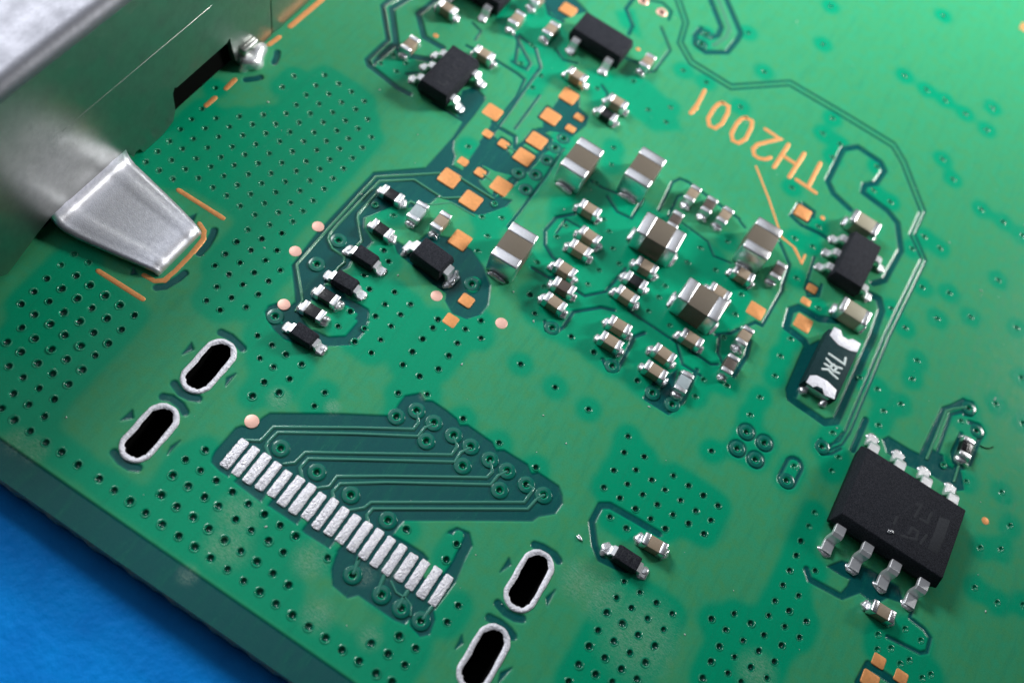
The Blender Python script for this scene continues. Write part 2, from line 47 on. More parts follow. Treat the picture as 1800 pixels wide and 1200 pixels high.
GAPS=[('P',[(-6.411,-10.796),(-6.517,-10.634),(-6.572,-10.41),(-6.549,-9.292),(-6.424,-9.093),(-6.104,-8.975),(-6.06,-8.833),(-6.024,-8.449),(-5.915,-8.12),(-3.756,-6.597),(-2.127,-5.542),(-2.201,-5.047),(-2.206,-4.57),(-1.787,-4.13),(-1.482,-4.293),(-1.216,-4.13),(-0.602,-4.127),(-0.037,-4.187),(0.2,-4.336),(0.455,-4.154),(1.618,-4.188),(1.918,-4.373),(2.176,-4.191),(3.233,-4.152),(3.551,-4.376),(3.75,-4.182),(4.697,-4.188),(4.99,-4.424),(5.165,-4.683),(5.123,-5.195),(4.645,-5.654),(4.533,-5.942),(2.969,-6.98),(0.531,-8.639),(0.473,-8.959),(0.479,-9.333),(0.162,-10.656),(-0.87,-10.933),(-1.14,-10.968),(-2.147,-11.009),(-2.561,-10.918),(-3.703,-10.921),(-4.14,-10.968),(-5.237,-10.91),(-5.547,-10.868),(-6.013,-10.882)]),('IL',0.26,[(-5.453,-10.543),(-5.459,-11.166)]),('IL',0.26,[(-3.984,-10.556),(-3.932,-11.203)]),('IL',0.26,[(-2.443,-10.512),(-2.417,-11.241)]),('IL',0.26,[(-0.943,-10.492),(-0.985,-11.18)]),('P',[(-0.801,-10.79),(-0.751,-11.097),(-0.607,-11.53),(-0.249,-11.955),(0.429,-12.023),(0.685,-11.739),(2.234,-11.746),(2.593,-11.673),(2.652,-11.405),(2.82,-11.618),(3.296,-11.72),(3.522,-11.484),(3.408,-10.983),(3.203,-10.745),(3.316,-9.458),(3.169,-8.649),(3.113,-8.011),(2.776,-7.678),(2.285,-7.78),(2.12,-8.071),(2.133,-8.669),(2.209,-9.388),(1.775,-9.259),(1.041,-9.279),(0.571,-9.321),(-0.074,-9.329),(-0.131,-10.241)]),('IL',0.62,[(2.291,-8.412),(2.37,-9.182),(2.371,-9.671)]),('IL',0.4,[(2.498,-7.994),(2.613,-8.946),(2.602,-9.347)]),('P',[(-9.195,3.26),(-8.423,4.055),(-7.562,4.927),(-7.542,6.144),(-7.535,7.177),(-7.649,8.13),(-8.267,8.455),(-8.509,9.423),(-8.183,10.063),(-7.559,9.985),(-7.466,8.929),(-7.442,7.757),(-7.411,7.033),(-7.176,6.574),(-6.875,6.298),(-6.721,5.824),(-6.216,5.844),(-6.375,7.743),(-6.568,9.055),(-6.22,8.797),(-6.097,8.396),(-5.274,8.172),(-4.585,7.803),(-3.929,7.739),(-4.076,7.216),(-5.052,6.809),(-5.621,6.738),(-5.615,6.144),(-5.148,5.74),(-4.426,5.552),(-3.61,5.945),(-3.655,5.523),(-4.302,4.393),(-4.89,4.145),(-5.798,4.166),(-6.302,4.023),(-6.381,3.466),(-6.978,2.72),(-7.199,2.915),(-7.56,2.361),(-8.171,1.133),(-7.877,0.718),(-7.198,0.369),(-7.237,-0.188),(-7.433,-0.517),(-7.277,-1.252),(-7.519,-1.778),(-7.567,-2.482),(-7.549,-3.447),(-7.584,-3.954),(-7.831,-3.919),(-8.02,-3.742),(-9.114,-2.55),(-9.252,-0.734)]),('P',[(-8.398,-5.044),(-8.65,-4.859),(-8.7,-4.582),(-8.535,-4.296),(-8.169,-4.272),(-8.037,-4.012),(-7.89,-3.546),(-7.626,-3.344),(-5.765,-3.052),(-5.188,-2.775),(-5.591,-2.438),(-6.023,-2.378),(-6.498,-2.415),(-6.952,-2.173),(-7.745,-2.619),(-7.357,-4.257),(-6.634,-4.494),(-5.917,-4.359),(-5.438,-3.814),(-5.318,-3.6),(-5.202,-3.261),(-5.242,-2.816),(-5.077,-3.167),(-5.091,-3.803),(-5.551,-4.301),(-6.239,-4.661),(-6.659,-5.189),(-7.354,-5.342),(-7.968,-5.248)]),('IP',[(-8.194,-4.67),(-8.312,-4.444),(-8.409,-4.676),(-8.191,-4.888),(-7.86,-4.857)]),('IP',[(-6.641,-3.556),(-6.376,-2.778),(-6.026,-2.608),(-5.769,-2.735),(-5.699,-3.066),(-5.665,-3.766),(-5.975,-4.092),(-6.519,-4.095)]),('L',0.42,[(-6.056,-2.566),(-5.583,-2.529),(-5.33,-3.042),(-5.351,-3.936),(-5.975,-4.464),(-6.59,-4.553)]),('P',[(-6.625,1.0),(-5.919,1.026),(-5.697,1.557),(-5.609,2.167),(-4.753,2.557),(-3.641,2.645),(-2.803,2.237),(-2.131,1.715),(-1.707,0.85),(-1.716,0.276),(-2.079,-0.262),(-2.694,-0.4),(-3.237,-0.084),(-3.388,0.235),(-4.111,0.254),(-5.097,0.448),(-6.045,0.575)]),('IL',0.5,[(-2.676,1.123),(-2.726,1.427)]),('P',[(-4.71,10.644),(-4.842,12.529),(-4.857,13.293),(-4.212,13.306),(-3.783,12.545),(-3.161,12.412),(-3.02,11.871),(-3.228,10.827),(-3.821,10.754),(-4.117,10.717),(-4.373,10.069)]),('L',0.2,[(-3.821,10.754),(-4.419,10.417),(-4.68,10.108),(-4.772,9.307),(-4.965,8.432),(-5.334,9.042),(-6.09,8.994),(-6.568,9.055)]),('L',0.2,[(-4.68,10.108),(-3.932,10.017),(-3.778,9.429),(-4.009,8.653),(-3.858,7.879),(-4.617,7.858),(-4.84,8.123)]),('L',0.16,[(-6.22,8.797),(-6.522,13.452),(-7.324,14.308),(-8.385,14.467),(-7.633,12.839)]),('L',0.16,[(-8.536,14.33),(-7.019,13.292),(-6.986,12.852),(-7.776,12.805)]),('L',0.14,[(-5.671,11.897),(-5.572,9.435)]),('L',0.2,[(-4.146,5.587),(-3.862,8.406),(-3.958,9.362)]),('L',0.2,[(-4.256,5.037),(-4.405,5.762),(-4.178,7.131),(-3.955,8.042)]),('L',0.14,[(-3.038,4.659),(-3.032,6.492),(-3.044,8.067),(-3.187,9.926)]),('L',0.26,[(-14.368,12.263),(-14.418,11.471),(-12.996,9.891),(-13.036,8.242),(-12.783,8.018),(-10.997,7.82),(-10.415,7.892)]),('L',0.3,[(-13.757,12.836),(-13.992,11.62),(-12.618,10.0),(-12.704,8.223)]),('L',0.3,[(-12.704,13.772),(-12.852,12.234),(-11.826,11.191),(-10.78,11.239)]),('L',0.3,[(-12.399,9.871),(-12.045,9.588),(-10.844,10.202)]),('L',0.15,[(-11.172,8.775),(-10.81,9.185)]),('L',0.15,[(-9.989,12.142),(-8.467,12.328),(-7.16,12.326),(-6.723,12.25),(-6.483,11.099),(-6.453,9.584),(-6.395,7.725)]),('L',0.12,[(-9.343,8.173),(-7.722,8.195),(-8.359,9.686),(-8.829,8.836)]),('P',[(-8.655,9.65),(-8.349,10.275),(-7.651,10.082),(-7.555,9.069),(-7.758,8.25),(-8.128,8.532)]),('L',0.12,[(-10.56,13.56),(-9.949,13.383),(-9.868,12.73)]),('L',0.2,[(-8.623,17.491),(-7.939,16.73),(-7.135,16.809)]),('P',[(-8.749,17.53),(-7.689,18.682),(-6.535,18.288),(-6.891,17.7),(-7.303,16.807),(-8.2,17.002)]),('L',0.12,[(-6.462,14.939),(-5.888,14.635),(-5.211,14.904)]),('L',0.14,[(-3.589,14.544),(-3.11,14.267),(-2.978,13.785)]),('L',0.2,[(-5.097,20.953),(-5.069,19.911),(-4.232,19.117),(-4.12,18.452)]),('L',0.16,[(-3.482,16.933),(-2.736,17.111)]),('L',0.14,[(-3.008,20.084),(-1.923,19.027),(-1.936,17.191),(-2.345,16.684)]),('L',0.14,[(-4.413,21.324),(-3.725,21.697),(-3.09,21.483),(-2.936,20.83)]),('L',0.11,[(-3.24,22.767),(-2.033,21.411),(-1.66,19.953),(-0.661,19.218),(1.658,19.205),(4.076,21.674),(7.233,21.754),(10.306,21.744),(11.207,21.036),(13.147,18.723),(13.155,17.026),(14.161,15.944),(14.016,10.768),(14.11,5.132),(14.006,4.444),(13.499,3.702)]),('L',0.11,[(-3.383,22.488),(-2.225,21.207),(-1.837,19.733),(-0.684,18.883),(1.749,18.886),(4.153,21.337),(7.226,21.401),(10.257,21.395),(11.052,20.751),(12.947,18.516),(12.947,16.853),(13.936,15.848),(13.801,10.728),(13.908,5.094),(13.832,4.529),(13.353,3.836)]),('L',0.14,[(13.1,4.092),(13.076,3.675),(13.395,3.503),(13.753,3.785),(14.015,4.245)]),('L',0.32,[(9.835,16.195),(8.749,16.501),(8.219,17.014),(8.138,19.443),(8.738,20.13),(10.105,20.041),(10.474,19.671),(10.373,18.611),(9.911,18.1),(10.001,17.608),(11.462,17.425),(12.171,17.069),(12.87,15.654),(12.744,13.505),(12.331,12.955)]),('L',0.36,[(12.282,12.272),(12.866,12.344),(13.2,11.853),(13.323,10.31),(13.374,5.292),(12.956,4.929),(11.219,5.023),(11.017,5.363),(10.912,7.805),(10.69,7.986),(9.67,8.098),(9.503,9.042),(9.784,9.436),(10.808,9.491),(11.528,9.928)]),('P',[(10.89,7.858),(10.958,6.31),(11.07,5.239),(11.436,5.18),(11.435,5.996),(11.478,8.575),(11.23,8.46)]),('L',0.14,[(7.708,14.892),(7.462,14.195),(7.496,13.893)]),('L',0.2,[(7.449,13.855),(8.091,13.678),(9.035,13.826),(9.813,13.841)]),('L',0.14,[(7.695,14.924),(8.366,14.842),(8.446,14.493)]),('L',0.14,[(9.363,12.42),(9.613,10.781),(9.894,10.252),(10.353,10.604),(10.236,11.262)]),('L',0.3,[(-1.921,23.93),(-0.46,22.418),(-0.364,21.771),(-0.635,21.316),(-1.301,21.543),(-1.332,20.889),(-1.053,20.319),(-0.382,20.212),(0.536,21.038),(0.606,22.235),(0.55,22.813),(-1.227,24.581)]),('L',0.1,[(13.833,4.988),(13.534,3.845)]),('L',0.3,[(14.508,6.168),(14.514,4.536)]),('P',[(15.498,5.792),(15.676,6.077),(16.739,6.104),(17.41,6.201),(17.648,6.745),(18.145,6.781),(18.317,6.433),(19.127,6.534),(19.481,5.862),(19.156,5.577),(18.03,5.616),(16.734,5.325),(15.887,5.348)]),('L',0.3,[(17.324,6.204),(17.499,8.902),(17.807,9.29),(18.192,9.904)]),('L',0.18,[(17.89,6.445),(17.851,8.89),(18.34,9.441)]),('L',0.16,[(18.184,9.931),(18.575,10.08),(18.774,9.82),(18.716,9.445),(18.392,9.279)]),('L',0.22,[(18.747,9.071),(19.2,9.197),(19.441,8.976),(19.398,8.556),(19.351,7.157)]),('L',0.2,[(18.564,8.288),(18.494,7.183),(18.704,6.797),(19.108,6.769)]),('L',0.35,[(18.878,5.748),(18.931,6.707)]),('L',0.26,[(14.677,-1.368),(14.954,-1.66),(16.348,-1.526),(16.695,-1.09),(17.086,-0.621)]),('P',[(15.392,-0.759),(15.825,-0.201),(16.995,0.173),(18.288,0.224),(18.728,-0.279),(18.022,-0.48),(17.698,-1.006),(16.901,-0.954),(16.229,-1.552),(16.407,-1.016),(16.412,-0.696),(15.915,-0.759)]),('L',0.16,[(19.076,0.212),(19.126,-0.671),(19.797,-0.75),(20.136,-0.914),(20.186,-1.512),(19.95,-1.713),(18.539,-1.893)]),('L',0.34,[(18.133,-4.16),(18.238,-3.323),(19.816,-3.337)]),('L',0.14,[(2.084,9.852),(1.885,11.719),(2.087,12.135),(2.511,12.234),(5.459,11.972)]),('L',0.12,[(2.598,9.87),(2.472,11.172),(2.607,11.404)]),('L',0.1,[(3.316,9.974),(4.761,9.84),(5.315,9.32),(6.136,9.509)]),('L',0.12,[(5.5,11.884),(5.888,11.715)]),('L',0.16,[(7.611,12.097),(8.502,11.244),(8.654,10.04),(8.752,9.745),(8.704,7.475),(8.37,7.434),(7.657,6.235),(7.113,5.723)]),('L',0.12,[(7.286,5.785),(7.578,4.986),(8.023,4.649)]),('L',0.22,[(8.549,6.387),(8.707,5.655),(8.634,4.44)]),('L',0.16,[(-0.984,7.142),(-1.556,6.451),(-1.62,5.529),(-1.249,4.895),(-0.645,4.568),(-0.148,4.523)]),('L',0.1,[(-0.138,6.711),(-1.16,6.655),(-1.137,5.726)]),('L',0.14,[(-1.128,3.543),(-0.271,3.572),(-0.011,3.879)]),('L',0.14,[(0.984,3.768),(1.445,3.774),(2.092,4.551),(2.274,6.124)]),('L',0.16,[(2.841,3.975),(2.304,3.738),(1.421,2.792),(1.423,1.886),(1.26,1.432),(0.898,1.325),(0.656,1.641)]),('L',0.12,[(3.355,4.366),(5.843,4.298),(6.51,3.532),(7.412,3.544)]),('L',0.12,[(6.461,4.324),(7.557,4.305),(7.811,4.492)]),('L',0.18,[(4.447,3.825),(4.165,3.379),(4.26,2.131),(4.281,1.567),(3.981,1.346),(3.556,1.611)]),('L',0.2,[(5.922,2.452),(5.872,1.463),(5.888,1.162),(6.986,1.181),(7.267,2.004),(7.149,3.676)]),('P',[(6.084,2.41),(6.421,3.141),(6.671,2.36),(6.801,1.823),(6.85,1.175),(6.048,1.122),(6.032,1.422),(6.277,1.757)]),('L',0.1,[(3.437,3.403),(3.769,3.316)]),('L',0.12,[(0.061,9.408),(-0.626,9.249),(-1.236,9.233)]),('L',0.14,[(-0.227,8.973),(0.537,8.525),(1.247,8.627),(1.183,9.92)]),('L',0.3,[(-12.278,-4.328),(-12.29,-3.834),(-12.422,-3.326),(-12.506,-3.153)]),('L',0.3,[(-12.545,-6.483),(-12.33,-6.254),(-12.176,-5.72),(-12.139,-5.369)]),('L',0.3,[(-9.423,-6.557),(-9.016,-6.495),(-8.553,-6.571),(-8.362,-6.609)]),('L',0.3,[(-9.424,-9.198),(-8.995,-9.337),(-8.604,-9.277),(-8.363,-9.159)]),('L',0.3,[(-9.409,-9.832),(-9.108,-9.698),(-8.677,-9.719),(-8.392,-9.844)]),('L',0.3,[(-9.359,-12.424),(-8.963,-12.532),(-8.577,-12.518),(-8.332,-12.398)]),('L',0.3,[(5.067,-6.671),(5.393,-6.58),(5.896,-6.574),(6.13,-6.672)]),('L',0.3,[(5.01,-9.257),(5.393,-9.364),(5.794,-9.339),(6.043,-9.225)]),('L',0.3,[(5.01,-9.849),(5.46,-9.791),(5.854,-9.839),(6.077,-9.927)]),('L',0.3,[(-16.368,3.748),(-16.115,4.056),(-15.99,4.252)]),('L',0.3,[(-16.046,5.331),(-16.172,5.659),(-16.315,5.887)]),('P',[(-9.972,-8.102),(-10.013,-7.541),(-9.765,-7.712)]),('P',[(-7.894,-8.195),(-8.064,-7.917),(-7.914,-7.576)]),('P',[(-9.985,-11.367),(-9.932,-10.843),(-9.697,-11.054)]),('P',[(-7.847,-11.438),(-7.946,-11.141),(-7.83,-10.795)]),('P',[(4.495,-8.261),(4.508,-7.63),(4.692,-7.808)]),('P',[(6.588,-8.321),(6.409,-8.1),(6.552,-7.664)]),('P',[(4.552,-11.411),(4.507,-10.894),(4.686,-11.098)]),('P',[(6.443,-11.544),(6.335,-11.214),(6.59,-10.851)]),('P',[(-13.66,-6.614),(-13.794,-6.334),(-13.463,-6.462)]),('P',[(-13.687,-3.303),(-13.552,-2.985),(-13.413,-3.291)]),('L',0.82,[(10.192,2.426),(10.194,2.428)]),('IL',0.5,[(10.192,2.426),(10.194,2.428)]),('L',0.82,[(11.053,2.449),(11.055,2.45)]),('IL',0.5,[(11.053,2.449),(11.055,2.45)]),('L',0.82,[(10.158,1.518),(10.16,1.519)]),('IL',0.5,[(10.158,1.518),(10.16,1.519)]),('L',0.82,[(11.021,1.55),(11.024,1.551)]),('IL',0.5,[(11.021,1.55),(11.024,1.551)]),('L',0.86,[(12.544,2.303),(12.525,1.58)]),('IL',0.52,[(12.544,2.303),(12.525,1.58)]),('L',0.28,[(8.945,-3.554),(7.887,-3.601),(6.773,-3.684),(6.457,-3.901),(6.484,-4.668),(7.029,-5.395),(7.44,-5.692),(8.034,-5.616),(8.467,-5.505)])]
EMERALD=[[(-2.391,7.21),(0.234,9.954),(1.837,9.851),(3.647,9.925),(5.516,9.859),(6.951,8.725),(7.467,6.962),(8.391,5.589),(7.923,2.952),(6.685,2.053),(4.46,2.02),(1.951,1.458),(0.235,1.489),(-0.798,2.744),(-1.356,5.18)],[(-10.721,15.424),(-8.761,17.257),(-6.497,16.286),(-4.866,13.423),(-6.089,13.274),(-7.656,14.251),(-9.11,13.905)],[(-5.438,19.306),(-4.719,20.236),(-3.362,18.634),(-4.741,18.651)],[(-4.736,14.945),(-1.911,16.492),(-0.328,15.993),(0.927,14.793),(-0.176,13.766),(-2.2,13.913),(-3.304,12.96)]]
SCUFFS=[((10.087,-7.39),1.7),((8.221,-6.911),1.02),((7.186,-6.85),0.91),((-1.407,-11.704),0.73),((-0.093,-13.053),0.68),((1.845,-12.701),0.5),((14.459,-6.013),0.86),((-4.518,-14.361),0.41),((1.175,-10.345),0.5),((0.452,-11.066),0.45),((5.889,-7.211),0.45),((-4.418,-11.785),0.91),((-4.043,-12.87),0.91),((-12.224,-13.932),0.57),((-11.559,-13.846),0.57),((-6.009,-7.453),0.5),((-1.62,-4.127),0.23),((-4.178,-6.559),0.36)]
TRACES=[(0.12,[(-5.946,-9.427),(-5.541,-9.17),(-5.517,-9.018),(-5.482,-8.461),(-2.956,-6.697),(-1.171,-5.503),(-1.177,-5.167),(-1.406,-4.891)]),(0.12,[(-4.967,-9.407),(-5.244,-9.214),(-5.281,-9.001),(-5.223,-8.536),(-2.813,-6.898),(-0.862,-5.637),(-0.867,-5.223),(-0.714,-4.955)]),(0.12,[(-4.285,-9.372),(-4.01,-9.127),(-3.943,-8.582),(-2.367,-7.525),(0.601,-5.513),(0.587,-5.096),(0.298,-4.908)]),(0.12,[(-3.456,-9.423),(-3.748,-9.165),(-3.704,-8.712),(-2.224,-7.726),(0.855,-5.681),(0.825,-5.239),(0.991,-4.928)]),(0.12,[(-2.786,-9.444),(-2.448,-9.138),(-2.457,-8.669),(-0.954,-7.621),(2.199,-5.5),(2.25,-5.172),(1.982,-4.892)]),(0.12,[(-2.035,-9.464),(-2.25,-9.217),(-2.197,-8.833),(-0.817,-7.82),(2.475,-5.648),(2.512,-5.185),(2.682,-4.895)]),(0.12,[(-1.32,-9.437),(-0.948,-9.076),(-0.863,-8.767),(3.906,-5.494),(3.925,-4.831),(3.709,-4.817)]),(0.12,[(-0.45,-9.515),(-0.715,-9.237),(-0.671,-8.922),(-0.59,-8.878),(4.151,-5.646),(4.249,-5.07),(4.377,-4.846)]),(0.11,[(-6.938,5.093),(-8.989,3.161),(-9.021,-0.196),(-8.996,-2.405),(-7.817,-3.562),(-7.759,-4.087)]),(0.11,[(-5.524,4.593),(-6.094,4.086),(-7.602,4.1),(-8.73,3.075),(-8.83,0.204),(-8.821,-0.381),(-8.724,-0.646),(-8.315,-0.922),(-7.719,-0.914),(-7.534,-1.15),(-7.595,-1.5),(-7.574,-1.746)]),(0.11,[(-8.469,2.855),(-8.472,1.145),(-8.365,0.928),(-7.591,0.155),(-7.612,-0.154)]),(0.11,[(-7.294,2.403),(-7.181,2.597),(-7.088,3.068),(-6.771,3.085),(-6.235,3.519),(-5.681,4.127),(-4.514,4.179)]),(0.12,[(-6.049,5.488),(-5.139,5.486),(-4.339,5.493)]),(0.12,[(-5.329,8.347),(-4.915,8.349)]),(0.12,[(-5.316,6.291),(-4.915,6.259)]),(0.12,[(17.549,6.206),(17.61,8.916),(17.857,9.226),(18.351,9.682)]),(0.1,[(18.974,5.967),(18.937,6.774)]),(0.11,[(-14.021,12.487),(-14.256,11.523),(-12.837,9.942),(-12.88,8.337),(-12.704,8.223)]),(0.34,[(-1.55,24.278),(-0.057,22.682),(0.071,21.958),(-0.186,21.103)]),(0.12,[(0.03,-10.33),(-0.04,-10.718)]),(0.14,[(1.006,-10.457),(1.192,-11.288)]),(0.14,[(2.054,-10.483),(2.071,-11.297)]),(0.14,[(3.082,-10.636),(3.045,-11.127)]),(0.14,[(-0.053,-10.63),(0.095,-11.183)]),(0.09,[(1.391,-10.73),(1.727,-10.936),(2.107,-10.922),(2.408,-11.007),(2.604,-11.298)])]
PADS=[(-6.883,9.562,0.82,0.78),(-4.535,12.842,0.82,0.8),(-4.604,11.172,0.85,0.8),(-4.404,9.533,0.85,0.8),(-4.403,8.324,0.85,0.8),(-6.436,5.15,0.86,0.84),(-4.384,6.268,0.86,0.84),(-5.051,4.774,0.86,0.84),(-6.407,8.342,0.46,0.44),(-6.444,6.295,0.46,0.44),(-5.528,8.333,0.48,0.44),(-5.527,6.295,0.48,0.46),(-3.513,12.065,0.48,0.4),(-3.502,11.198,0.48,0.4),(-7.337,17.7,0.8,0.75),(-4.324,2.753,0.82,0.84),(-2.535,0.452,0.58,0.56),(-2.556,-0.721,0.58,0.56),(7.909,14.39,0.78,0.72),(8.154,7.98,0.8,0.75),(10.257,8.788,0.8,0.78),(9.914,10.751,0.5,0.45),(9.93,9.912,0.5,0.4),(18.551,-2.953,0.55,0.5),(19.547,-3.001,0.55,0.5),(18.489,-3.791,0.7,0.6),(14.09,35.629,0.7,0.7)]
POINTS=[(-9.395,-0.424,0.25),(-9.402,-1.946,0.25),(-8.279,-4.164,0.25),(-3.646,-0.13,0.25),(-0.793,0.447,0.26),(-6.245,-8.746,0.27),(20.746,5.09,0.17),(-11.436,11.641,0.14),(-3.244,17.888,0.12),(8.84,14.769,0.13)]
BARE_VIAS=[(-4.588,21.053,0.3),(-3.458,21.035,0.3)]
STRIPS=[(0.26,[(-14.768,-2.518),(-12.622,-2.482)]),(0.26,[(-14.65,-7.225),(-12.63,-7.175)]),(0.28,[(-16.711,3.403),(-16.687,2.835)]),(0.28,[(-16.709,2.069),(-16.724,1.566)]),(0.28,[(-16.79,6.631),(-16.843,6.039)]),(0.32,[(-16.718,10.208),(-16.808,7.536)]),(0.24,[(-13.234,-6.348),(-12.773,-6.31),(-12.525,-6.054),(-12.472,-5.498),(-12.483,-4.654),(-12.578,-3.723),(-12.78,-3.406),(-13.122,-3.266)])]
LETTERS=[[[(0.706,17.834),(0.793,16.85),(0.764,16.081)],[(0.764,16.081),(0.841,16.552)]],[[(1.799,17.79),(2.133,17.805),(2.28,17.386),(2.331,16.557),(2.183,16.059),(1.86,15.995),(1.629,16.356),(1.581,17.123),(1.65,17.592),(1.799,17.79)]],[[(3.177,17.751),(3.523,17.778),(3.664,17.36),(3.719,16.52),(3.535,16.025),(3.226,15.972),(2.988,16.321),(2.941,17.105),(3.025,17.553),(3.177,17.751)]],[[(4.322,17.787),(5.162,17.741),(4.712,17.122),(4.358,16.627),(4.279,16.209),(4.494,15.899),(4.785,15.885),(5.082,16.069),(5.214,16.308)]],[[(5.665,17.689),(5.613,15.937)],[(6.559,17.732),(6.495,15.907)],[(5.661,16.876),(6.507,16.833)]],[[(7.481,17.747),(7.52,15.998)],[(6.895,15.985),(7.956,15.919)]]]
FIBRE=[(19.488,8.266),(19.708,8.293),(19.904,8.4),(20.045,8.596)]
ARROW=[[(4.869,15.319),(6.208,13.943),(7.578,12.38),(8.253,12.282),(8.951,11.696)],[(8.951,11.696),(8.926,12.185)],[(8.951,11.696),(8.357,12.25)]]
COMPS=[('c805', -2.039, 9.068, 'v', 'large brown capacitor standing just right of the orange pad cluster'), ('c805', 0.535, 10.526, 'v', 'large brown capacitor below the digits of the copper lettering'), ('c805', -2.114, 3.221, 'v', 'large brown capacitor beside the medium black diode, left of the others'), ('c805', 2.739, 7.866, 'u', 'large brown capacitor with silver ends left and right, upper of two'), ('c805', 5.786, 6.03, 'u', 'large brown capacitor with silver ends left and right, lower of two'), ('c805', 6.695, 10.636, 'v', 'large brown capacitor touching the thin copper pointer line'), ('c402', -11.797, 13.112, 'u', 'small brown capacitor at the top edge left of the cut off transistor'), ('c402', -8.866, 14.877, 'v', 'small brown capacitor right of the transistor cut by the top edge'), ('c402', -7.221, 15.483, 'v', 'small brown capacitor left of the black transistor with two front leads'), ('c402', -8.774, 16.818, 'v', 'small capacitor cut off by the top edge beside an orange pad'), ('c402', -4.759, 13.825, 'u', 'small brown capacitor between the two front leads of the black transistor'), ('c402', -2.435, 17.042, 'v', 'small brown capacitor right of the black transistor with two front leads'), ('c402', -2.413, 13.733, 'u', 'small brown capacitor behind a black one, left of the digit one'), ('r402', -2.476, 12.846, 'u', 'small black chip resistor in front of the capacitor left of the digit one'), ('c402', -11.86, 9.986, 'v', 'small brown capacitor at the upper left of the six pad black chip'), ('c402', -8.896, 11.889, 'u', 'small brown capacitor at the right corner of the five lead black chip'), ('d402', 2.952, 9.51, 'v', 'small dark capacitor tucked behind the large sideways capacitor'), ('c402', 6.296, 7.446, 'u', 'small brown capacitor half hidden behind the lower sideways large capacitor'), ('c402', 2.975, 11.351, 'v', 'left one of three small beige capacitors in a slanting row'), ('d402', 3.896, 11.296, 'v', 'middle one of three small capacitors in a slanting row, dark brown'), ('c402', 4.764, 11.281, 'v', 'right one of three small beige capacitors in a slanting row'), ('c402', -0.511, 7.493, 'u', 'topmost small capacitor of the left column, standing alone'), ('c402', 0.172, 6.264, 'u', 'second small capacitor of the left column, upper one of a touching pair'), ('c402', 0.163, 5.411, 'u', 'third small capacitor of the left column, lower one of a touching pair'), ('c402', 0.127, 4.109, 'u', 'fourth small capacitor of the left column, above a dark one'), ('d402', 0.519, 3.314, 'u', 'dark grey chip between two brown capacitors in the left column'), ('c402', 0.574, 2.417, 'u', 'lowest small capacitor of the left column, above a ringed via'), ('c402', 2.984, 6.517, 'u', 'small brown capacitor right in front of the upper sideways large capacitor'), ('r402', 2.941, 5.622, 'u', 'black chip resistor sandwiched between two capacitors in the middle column'), ('c402', 2.946, 4.679, 'u', 'small brown capacitor below the sandwiched black chip resistor'), ('c402', 3.373, 3.184, 'u', 'small capacitor near the middle, upper one of the left lower pair'), ('c402', 3.427, 2.301, 'u', 'small capacitor near the middle, lower one of the left lower pair'), ('c402', 5.576, 3.201, 'u', 'small capacitor of the right lower pair, the upper one'), ('c402', 5.619, 2.268, 'u', 'small capacitor of the right lower pair, next to the pale grey chip'), ('g402', 6.878, 2.567, 'v', 'pale grey topped chip at the bottom end of the capacitor group'), ('c402', 6.257, 4.583, 'u', 'small capacitor in front of the lower sideways large capacitor'), ('c402', 6.825, 8.979, 'u', 'small capacitor in front of the large capacitor at the pointer line'), ('d402', 8.101, 10.175, 'v', 'small dark capacitor standing right of the large pointer line capacitor'), ('c402', 8.173, 6.153, 'v', 'small beige capacitor below the orange pad, upper of a standing pair'), ('d402', 8.193, 4.502, 'v', 'small dark capacitor below a beige one at the group right edge'), ('g402', -6.449, 2.568, 'v', 'pale grey topped chip among the black parts on the left'), ('c402', -5.388, 2.746, 'v', 'small mauve grey capacitor directly behind the medium black diode'), ('r402', -7.805, 2.618, 'u', 'black chip resistor nearest the bent parallel traces on the left'), ('r402', -7.154, 0.92, 'u', 'black chip resistor left of the medium black diode'), ('r402', -7.073, -2.979, 'u', 'black chip resistor between two small black diodes, upper of a pair'), ('r402', -7.105, -3.864, 'u', 'black chip resistor between two small black diodes, lower of a pair'), ('c603', 10.591, 15.237, 'u', 'beige capacitor behind the three lead side of the right black chip'), ('c603', 11.924, 10.331, 'u', 'beige capacitor between the right black chip and the marked fuse'), ('r402', 18.823, 7.536, 'v', 'lone black chip resistor right of the large eight lead chip'), ('c402', 17.837, -1.319, 'u', 'small brown capacitor below the front leads of the eight lead chip'), ('c402', 8.901, -4.189, 'u', 'small brown capacitor behind the little black diode at bottom centre'), ('sod5', -6.892, -0.612, 'u', 'small black diode, upper one of the row on the left'), ('sod5', -6.871, -2.05, 'u', 'small black diode, middle one of the row on the left'), ('sod5', -6.741, -4.908, 'u', 'small black diode, lowest of the row, near the oval hole'), ('sod5', 8.27, -5.255, 'u', 'little black diode with faint marking at bottom centre'), ('sod3', -4.677, 0.969, 'u', 'medium black diode with broad silver leads left of the large capacitors'), ('sot5', -9.433, 9.581, 'v', 'black five lead chip near the top left of the board'), ('sot3', -4.917, 16.585, 'u', 'black transistor with two silver front leads near the top'), ('sot3', -11.246, 15.368, 'u', 'black transistor cut off by the top edge'), ('sot5r', 11.009, 12.931, 'v', 'black chip with soldered leads beside the wide looping lines')]
FUSE_T=[[(11.417, 9.06), (11.73, 9.108), (11.918, 8.878), (12.191, 8.874), (12.358, 9.045), (12.779, 9.059), (12.78, 8.555), (12.526, 8.412), (11.9, 8.335), (11.388, 8.55)], [(11.372, 6.154), (11.633, 6.346), (12.143, 6.391), (12.655, 6.244), (12.727, 5.78), (12.284, 5.673), (12.076, 5.908), (11.832, 5.86), (11.708, 5.705), (11.352, 5.748)]]
